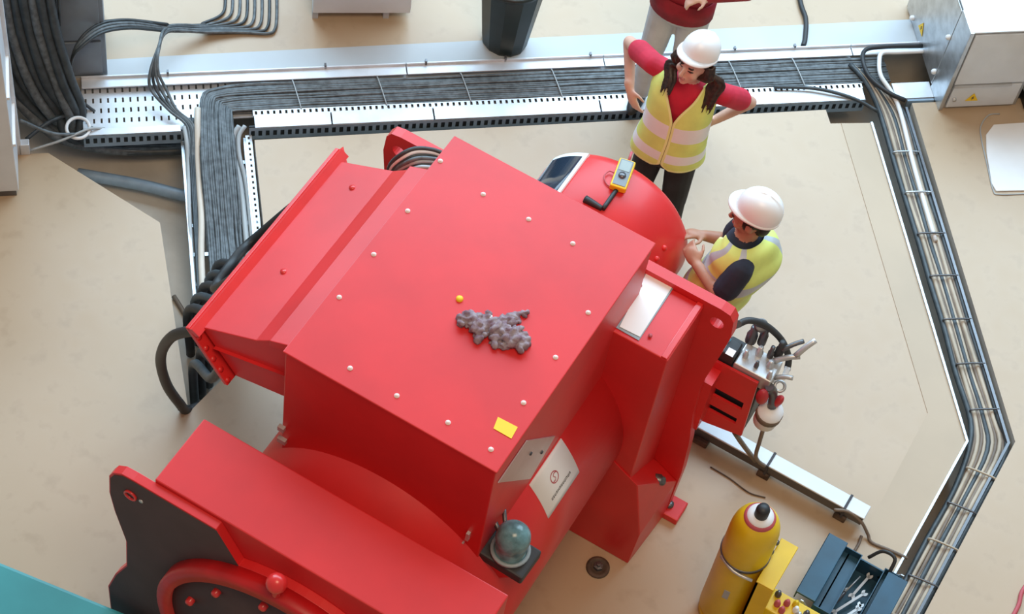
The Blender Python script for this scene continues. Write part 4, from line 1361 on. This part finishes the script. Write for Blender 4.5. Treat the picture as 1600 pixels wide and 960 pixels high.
def hard_hat(parent, c, f, up, s=1.0):
    f = Vector(f).normalized(); up = Vector(up); up = (up - f * up.dot(f)).normalized(); r = f.cross(up)
    c = Vector(c)

    def P(th, k, hgt):       # th=0 forward
        return c + f * (cos(th) * .122 * s * k) + r * (sin(th) * .104 * s * k) + up * hgt * s

    def shell(mb):
        n = 48
        rows = []
        for j in range(13):
            a = pi / 2 * j / 12
            row = []
            for i in range(n):
                th = 2 * pi * i / n
                ridge = .006 * max(0, 1 - abs(sin(th)) * 4) * cos(a) if j > 0 else .006
                row.append(mb.b.verts.new(P(th, sin(a) ** .92 if j else .001, .128 * cos(a) ** .85 + ridge if j < 12 else .0)))
            rows.append(row)
        for A, Bq in zip(rows, rows[1:]):
            for i in range(n):
                mb.face([A[i], A[(i + 1) % n], Bq[(i + 1) % n], Bq[i]], True)
        mb.face(rows[0])

    def brim(mb):
        n = 48
        rows = []
        for kk, dz in ((1.0, .004), (1.0, -.004)):
            pass
        def ext(th):
            cf = max(0, cos(th))
            return .006 + .034 * cf ** 1.8
        for frac, dz in ((0, .008), (1, -.002), (1, -.008), (0, -.004)):
            row = []
            for i in range(n):
                th = 2 * pi * i / n
                base = P(th, .985, 0)
                rad = (f * (cos(th) * .122) + r * (sin(th) * .104)).normalized()
                drop = -.010 * max(0, cos(th)) * frac
                row.append(mb.b.verts.new(base + rad * ext(th) * frac * s + up * (dz + drop) * s))
            rows.append(row)
        rows.append(rows[0])
        for A, Bq in zip(rows, rows[1:]):
            for i in range(n):
                mb.face([A[i], A[(i + 1) % n], Bq[(i + 1) % n], Bq[i]], True)

    h = part('hard_hat', 'hat_white', parent, shell)
    part('brim', 'hat_white', h, brim)
    tag(h, 'white hard hat')
    return h


def vest(parent, rings, right, fwd, vneck, stripes, hem_trim=.02, power=2.4, gap=.10, ncut=None, refl='reflective', seg=104, rows_n=64, braces=()):
    """rings bottom to top (centre, halfwidth, halfdepth); row parameter h in 0..1"""
    C_ = catmull([Vector(r_[0]) for r_ in rings], 8)
    WD = catmull([Vector((r_[1], r_[2], 0)) for r_ in rings], 8)
    m = len(C_)

    def samp(h):
        x = h * (m - 1); i = min(int(x), m - 2); t = x - i
        return C_[i].lerp(C_[i + 1], t), WD[i].lerp(WD[i + 1], t)

    mb = MB()
    V = []
    va, vb, wv = vneck

    def lim_at(h):
        l_ = gap * .5 if h < va else gap * .5 + wv * (h - va) / (vb - va)
        if h < .09:
            l_ += (.09 - h) ** 1.5 * 9.0
        return l_

    for j in range(rows_n + 1):
        h = j / rows_n
        c, wd = samp(h)
        l_ = lim_at(h)
        row = []
        for i in range(seg + 1):
            if i <= 3:
                t = l_ + .075 * i / 3
            elif i >= seg - 3:
                t = 2 * pi - l_ - .075 * (seg - i) / 3
            else:
                t = l_ + .075 + (2 * pi - 2 * l_ - .15) * (i - 3) / (seg - 6)
            sx, cy = sin(t), cos(t)
            k = (abs(sx) ** power + abs(cy) ** power) ** (-1 / power)
            rip = 1 + .022 * sin(5 * t + 3 * h) * (1 - h)
            row.append(mb.b.verts.new(c + right * (wd.x * sx * k * rip) + fwd * (wd.y * cy * k * rip)))
        V.append(row)
    for j in range(rows_n):
        h = (j + .5) / rows_n
        for i in range(seg):
            t = 2 * pi * (i + .5) / seg
            t = abs(t - 2 * pi if t > pi else t)
            mb.mi = 0
            for (s0_, s1_) in stripes:
                if s0_ <= h <= s1_:
                    mb.mi = 2
            for (t0_, t1_, h0_) in braces:
                if t0_ <= t <= t1_ and h > h0_:
                    mb.mi = 2
            if j < 2 or i < 3 or i >= seg - 3:
                mb.mi = 1
            mb.face([V[j][i], V[j][i + 1], V[j + 1][i + 1], V[j + 1][i]], True)
    loose = [v for v in mb.b.verts if not v.link_faces]
    bmesh.ops.delete(mb.b, geom=loose, context='VERTS')
    o = mb.build('safety_vest', ['vest', 'vest_trim', refl], parent)
    sd = o.modifiers.new('thickness', 'SOLIDIFY')
    sd.thickness = .006
    sd.offset = 1
    return o


def shoe(B, ankle, d):
    a = Vector(ankle); d = Vector(d).normalized(); r = Vector((d.y, -d.x, 0))
    B.ell('shoe', Vector((a.x, a.y, .045)) + d * .055, d * .135, r * .046, Vector((0, 0, .045)))
    B.ell('shoe', Vector((a.x, a.y, .060)), d * .055, r * .042, Vector((0, 0, .058)))


# ---------------------------------------------------------------- woman with hands on her hips
R = Vector((-1, 0, 0))
pw = thing('person', (-2.03, 7.13, 0), 'standing person in yellow vest, red shirt and white hard hat, hands on hips', 'person')
B = Body()
rt = Vector((.985, .17, 0)).normalized()      # towards the person's left side
fw = Vector((rt.y, -rt.x, 0))                 # facing -Y
pel = Vector((-2.035, 7.13, .93)); wst = Vector((-2.03, 7.14, 1.08)); chs = Vector((-2.04, 7.17, 1.27)); upc = Vector((-2.045, 7.19, 1.38)); nk = Vector((-2.035, 7.18, 1.455))
rings = [(pel + Vector((0, 0, -.10)), .15, .10), (pel, .168, .115), (wst, .132, .098), (chs, .152, .115), (upc, .160, .098), (nk + Vector((0, 0, -.035)), .10, .07), (nk, .055, .055)]
B.loft(['trousers', 'shirt', 'shirt', 'shirt', 'shirt', 'shirt'], rings, rt, fw)
hc_ = at(1086, 98, z=1.60)
hf = Vector((-.20, -.93, .16)).normalized()
hup = Vector((.08, .25, .96))
hd = hc_
B.cap('skin', nk - Vector((0, 0, .02)), hd + Vector((0, .02, -.06)), .052, .050)
f_, up_, r_ = head(B, hd, hf, hup, .070, .090, .114)
B.ell('hair', hd + up_ * .045 - f_ * .020, r_ * .080, f_ * .092, up_ * .085)
shR, shL = at(1022, 100, z=1.39), at(1132, 148, z=1.385)
elR, elL = at(984, 66, z=1.20), at(1172, 160, z=1.17)
wrR, wrL = at(984, 138, z=1.06), at(1118, 187, z=1.05)
for sh, el, wr in ((shR, elR, wrR), (shL, elL, wrL)):
    B.cap('shirt', upc.lerp(sh, .6), sh, .062, .060)
    B.cap('shirt', sh, sh.lerp(el, .60), .060, .063)
    B.cap('skin', sh.lerp(el, .5), el, .044, .036)
    B.cap('skin', el, wr, .037, .026)
hand(B, wrR, at(992, 172, z=.97) - wrR, Vector((-.5, -.8, .1)), Vector((.3, .7, .2)), .35)
hand(B, wrL, at(1098, 196, z=1.02) - wrL, Vector((.8, .3, .3)), Vector((-.2, -.6, .5)), .35)
for hx, kn, an in ((Vector((-2.115, 7.125, .88)), Vector((-2.13, 7.08, .50)), Vector((-2.14, 7.12, .09))), (Vector((-1.95, 7.15, .88)), Vector((-1.925, 7.13, .50)), Vector((-1.915, 7.18, .09)))):
    B.cap('trousers', hx, kn, .090, .070)
    B.cap('trousers', kn, an + Vector((0, 0, .0)), .068, .056)
    shoe(B, an, Vector((-.1, -1, 0)) if hx.x < -2 else Vector((.25, -.95, 0)))
B.build('body', {'skin': 'skin', 'shirt': 'shirt_red', 'trousers': 'trousers_black', 'shoe': 'shoe', 'hair': 'hair', 'eye': 'eye', 'lips': 'lips'}, pw)
hard_hat(pw, hd + up_ * .062 - f_ * .018 + r_ * .006, (f_ + up_ * .20).normalized(), up_ - f_ * .20, .93)


def hair_fall(mb, pts, r):
    for k in range(11):
        a = 2 * pi * k / 11
        o_ = Vector((cos(a) * 1.25, sin(a) * .55, .3 * sin(3 * a))) * r * .8
        mb.tube([Vector(p) + o_ * (1 + .15 * sin(i + k)) for i, p in enumerate(pts)] + [Vector(pts[-1]) + o_ * .9 + (Vector(pts[-1]) - Vector(pts[-2])) * (.25 + .25 * (k % 3))], r * .42, 8, 4, r1=r * .10)


hr = part('hair', 'hair', pw, lambda mb: hair_fall(mb, [hd - r_ * -.066 + up_ * .02 - f_ * .02, hd + r_ * .080 - up_ * .05 + f_ * .005, at(1119, 124, z=1.50), at(1112, 146, z=1.43), at(1104, 164, z=1.37)], .034))
hr2 = part('hair', 'hair', pw, lambda mb: hair_fall(mb, [hd - r_ * .066 + up_ * .02 - f_ * .02, hd - r_ * .078 - up_ * .05, at(1053, 100, z=1.51), at(1048, 122, z=1.46), at(1042, 138, z=1.42)], .029))
for h_ in (hr, hr2):
    remesh_obj(h_, .005, 1)
vr = [(pel + Vector((0, 0, -.03)), .198, .150), (pel + Vector((0, 0, .04)), .190, .145), (wst + Vector((0, 0, .02)), .174, .134), (chs, .172, .140), (upc + Vector((0, 0, -.02)), .172, .122), (upc + Vector((0, .01, .045)), .135, .092), (nk + Vector((0, .015, -.012)), .092, .078)]
vest(pw, vr, rt, fw, (.46, 1.0, .95), [(.14, .23), (.35, .44)], gap=.012)

# ---------------------------------------------------------------- man working at the end cover
pm = thing('person', (-1.33, 6.45, 0), 'person in yellow vest, navy shirt and white hard hat working on the end cover', 'person')
B = Body()
fw = Vector((-.93, .37, 0)).normalized()
rt = Vector((fw.y, -fw.x, 0)) * -1                       # person's left is towards -Y
if rt.y > 0:
    rt = -rt
shL, shR = at(1156, 424, z=1.34), at(1152, 362, z=1.36)
shR = Vector((-1.37, 6.60, 1.36))
mid = (shL + shR) / 2
pel = Vector((-1.40, 6.44, .90)); wst = Vector((-1.355, 6.44, 1.06)); chs = Vector((mid.x + .02, mid.y, 1.24)); upc = Vector((mid.x + .01, mid.y, 1.35)); nk = Vector((mid.x - .02, mid.y + .01, 1.43))
rings = [(pel + Vector((0, 0, -.10)), .15, .11), (pel, .165, .12), (wst, .155, .115), (chs, .172, .125), (upc, .172, .105), (nk + Vector((0, 0, -.03)), .10, .075), (nk, .058, .058)]
B.loft(['trousers', 'shirt', 'shirt', 'shirt', 'shirt', 'shirt'], rings, rt, fw)
hd = at(1175, 340, z=1.555)
hf = Vector((-.96, -.12, -.20)).normalized()
hup = Vector((.05, .0, 1.0))
B.cap('skin', nk - Vector((0, 0, .02)), hd + Vector((.02, 0, -.06)), .057, .054)
f_, up_, r_ = head(B, hd, hf, hup)
B.ell('hair', hd + up_ * .040 - f_ * .025, r_ * .079, f_ * .090, up_ * .088)
B.ell('hair', hd - up_ * .02 - f_ * .060, r_ * .066, f_ * .045, up_ * .075)
for s_ in (-1, 1):
    B.ell('hair', hd + r_ * (s_ * .070) + f_ * .012 + up_ * .006, r_ * .008, f_ * .014, up_ * .036)
B.ell('hair', hd + f_ * .074 - up_ * .072, r_ * .040, f_ * .022, up_ * .020) if False else None
elL = at(1126, 464, z=1.19); wrL = at(1089, 414, z=1.19)
elR = at(1138, 376, z=1.17); wrR = at(1100, 368, z=1.13)
for sh, el, wr in ((shL, elL, wrL), (shR, elR, wrR)):
    B.cap('shirt', upc.lerp(sh, .6), sh, .068, .066)
    B.cap('shirt', sh, sh.lerp(el, .66), .067, .068)
    B.cap('skin', sh.lerp(el, .5), el, .049, .041)
    B.cap('skin', el, wr, .042, .029)
tipL, tipR = at(1077, 390, z=1.21), at(1072, 363, z=1.17)
hand(B, wrL, tipL - wrL, Vector((.2, -.8, .5)), Vector((-.3, .5, .8)), .55)
hand(B, wrR, tipR - wrR, Vector((.1, .5, .8)), Vector((-.1, -.9, .4)), .5)
for hx, kn, an in ((pel + rt * .09 + Vector((0, 0, -.04)), Vector((-1.45, 6.34, .48)), Vector((-1.40, 6.36, .09))), (pel - rt * .09 + Vector((0, 0, -.04)), Vector((-1.46, 6.54, .48)), Vector((-1.42, 6.55, .09)))):
    B.cap('trousers', hx, kn, .092, .072)
    B.cap('trousers', kn, an, .070, .058)
    shoe(B, an, Vector((-1, .1, 0)))
B.build('body', {'skin': 'skin_tan', 'shirt': 'shirt_navy', 'trousers': 'trousers_black', 'shoe': 'shoe', 'hair': 'hair_black', 'eye': 'eye', 'lips': 'lips'}, pm)
hard_hat(pm, hd + up_ * .066 - f_ * .034, (f_ + up_ * .42).normalized(), up_ - f_ * .42 + r_ * .10, .98)
vr = [(pel + Vector((.01, 0, -.02)), .195, .150), (pel + Vector((0.01, 0, .07)), .190, .150), (wst, .188, .150), (chs, .188, .150), (upc + Vector((0, 0, -.02)), .180, .128), (upc + Vector((0, 0, .045)), .140, .100), (nk + Vector((0, 0, -.012)), .094, .084)]
vest(pm, vr, rt, fw, (.50, 1.0, .95), [(.20, .28), (.42, .50)], gap=.05, refl='reflective_grey', braces=((.80, 1.12, .42), (1.95, 2.3, .42)))

# ---------------------------------------------------------------- third person, cropped by the picture edge
wp = at(1052, 22, z=.93)
pt = thing('person', (wp.x, wp.y + .12, 0), 'person in dark red jacket and pale grey trousers standing on the far floor', 'person')
B = Body()
rt = Vector((.99, .12, 0)).normalized(); fw = Vector((rt.y, -rt.x, 0))
o_ = Vector((wp.x, wp.y + .12, 0))
pel = o_ + Vector((0, 0, .93)); wst = o_ + Vector((0, .0, 1.08)); chs = o_ + Vector((0, .02, 1.28)); upc = o_ + Vector((0, .03, 1.40)); nk = o_ + Vector((0, .03, 1.48))
rings = [(pel + Vector((0, 0, -.10)), .155, .115), (pel + Vector((0, 0, -.02)), .172, .125), (wst, .165, .125), (chs, .18, .13), (upc, .175, .11), (nk + Vector((0, 0, -.03)), .10, .075), (nk, .058, .058)]
B.loft(['trousers', 'jacket', 'jacket', 'jacket', 'jacket', 'jacket'], rings, rt, fw)
hd = o_ + Vector((0, -.02, 1.64))
B.cap('skin', nk, hd - Vector((0, 0, .06)), .055, .052)
f_, up_, r_ = head(B, hd, Vector((-.2, -.95, -.2)), Vector((0, -.2, 1)))
B.ell('hair', hd + up_ * .040 - f_ * .02, r_ * .080, f_ * .095, up_ * .09)
for sg in (-1, 1):
    sh = upc + rt * (.19 * sg)
    el = o_ + rt * (.33 * sg) + fw * -.02 + Vector((0, 0, 1.17))
    wr = o_ + rt * (.16 * sg) + fw * .20 + Vector((0, 0, 1.26))
    B.cap('jacket', upc.lerp(sh, .6), sh, .072, .070)
    B.cap('jacket', sh, el, .068, .056)
    B.cap('jacket', el, wr, .056, .044)
    hand(B, wr, -rt * sg * .6 + fw * .5, Vector((0, 0, 1)), fw, .6)
    hx = pel + rt * (.085 * sg) + Vector((0, 0, -.06)); kn = o_ + rt * (.10 * sg) + fw * .03 + Vector((0, 0, .5)); an = o_ + rt * (.11 * sg) + Vector((0, 0, .09))
    B.cap('trousers', hx, kn, .095, .076)
    B.cap('trousers', kn, an, .074, .062)
    shoe(B, an, fw)
B.build('body', {'skin': 'skin', 'jacket': 'jacket_red', 'trousers': 'trousers_grey', 'shoe': 'shoe', 'hair': 'hair', 'eye': 'eye', 'lips': 'lips'}, pt, .009)
part('jacket_hem', 'jacket_red', pt, lambda mb: mb.lathe([(.165, -.05), (.178, -.05), (.178, .10), (.165, .10)], (0, 0, 0), (0, 0, 1), 32).b.transform(Matrix.Translation(pel) @ Matrix.Rotation(math.atan2(rt.y, rt.x), 4, 'Z') @ Matrix.Diagonal((1.06, .80, 1, 1))))
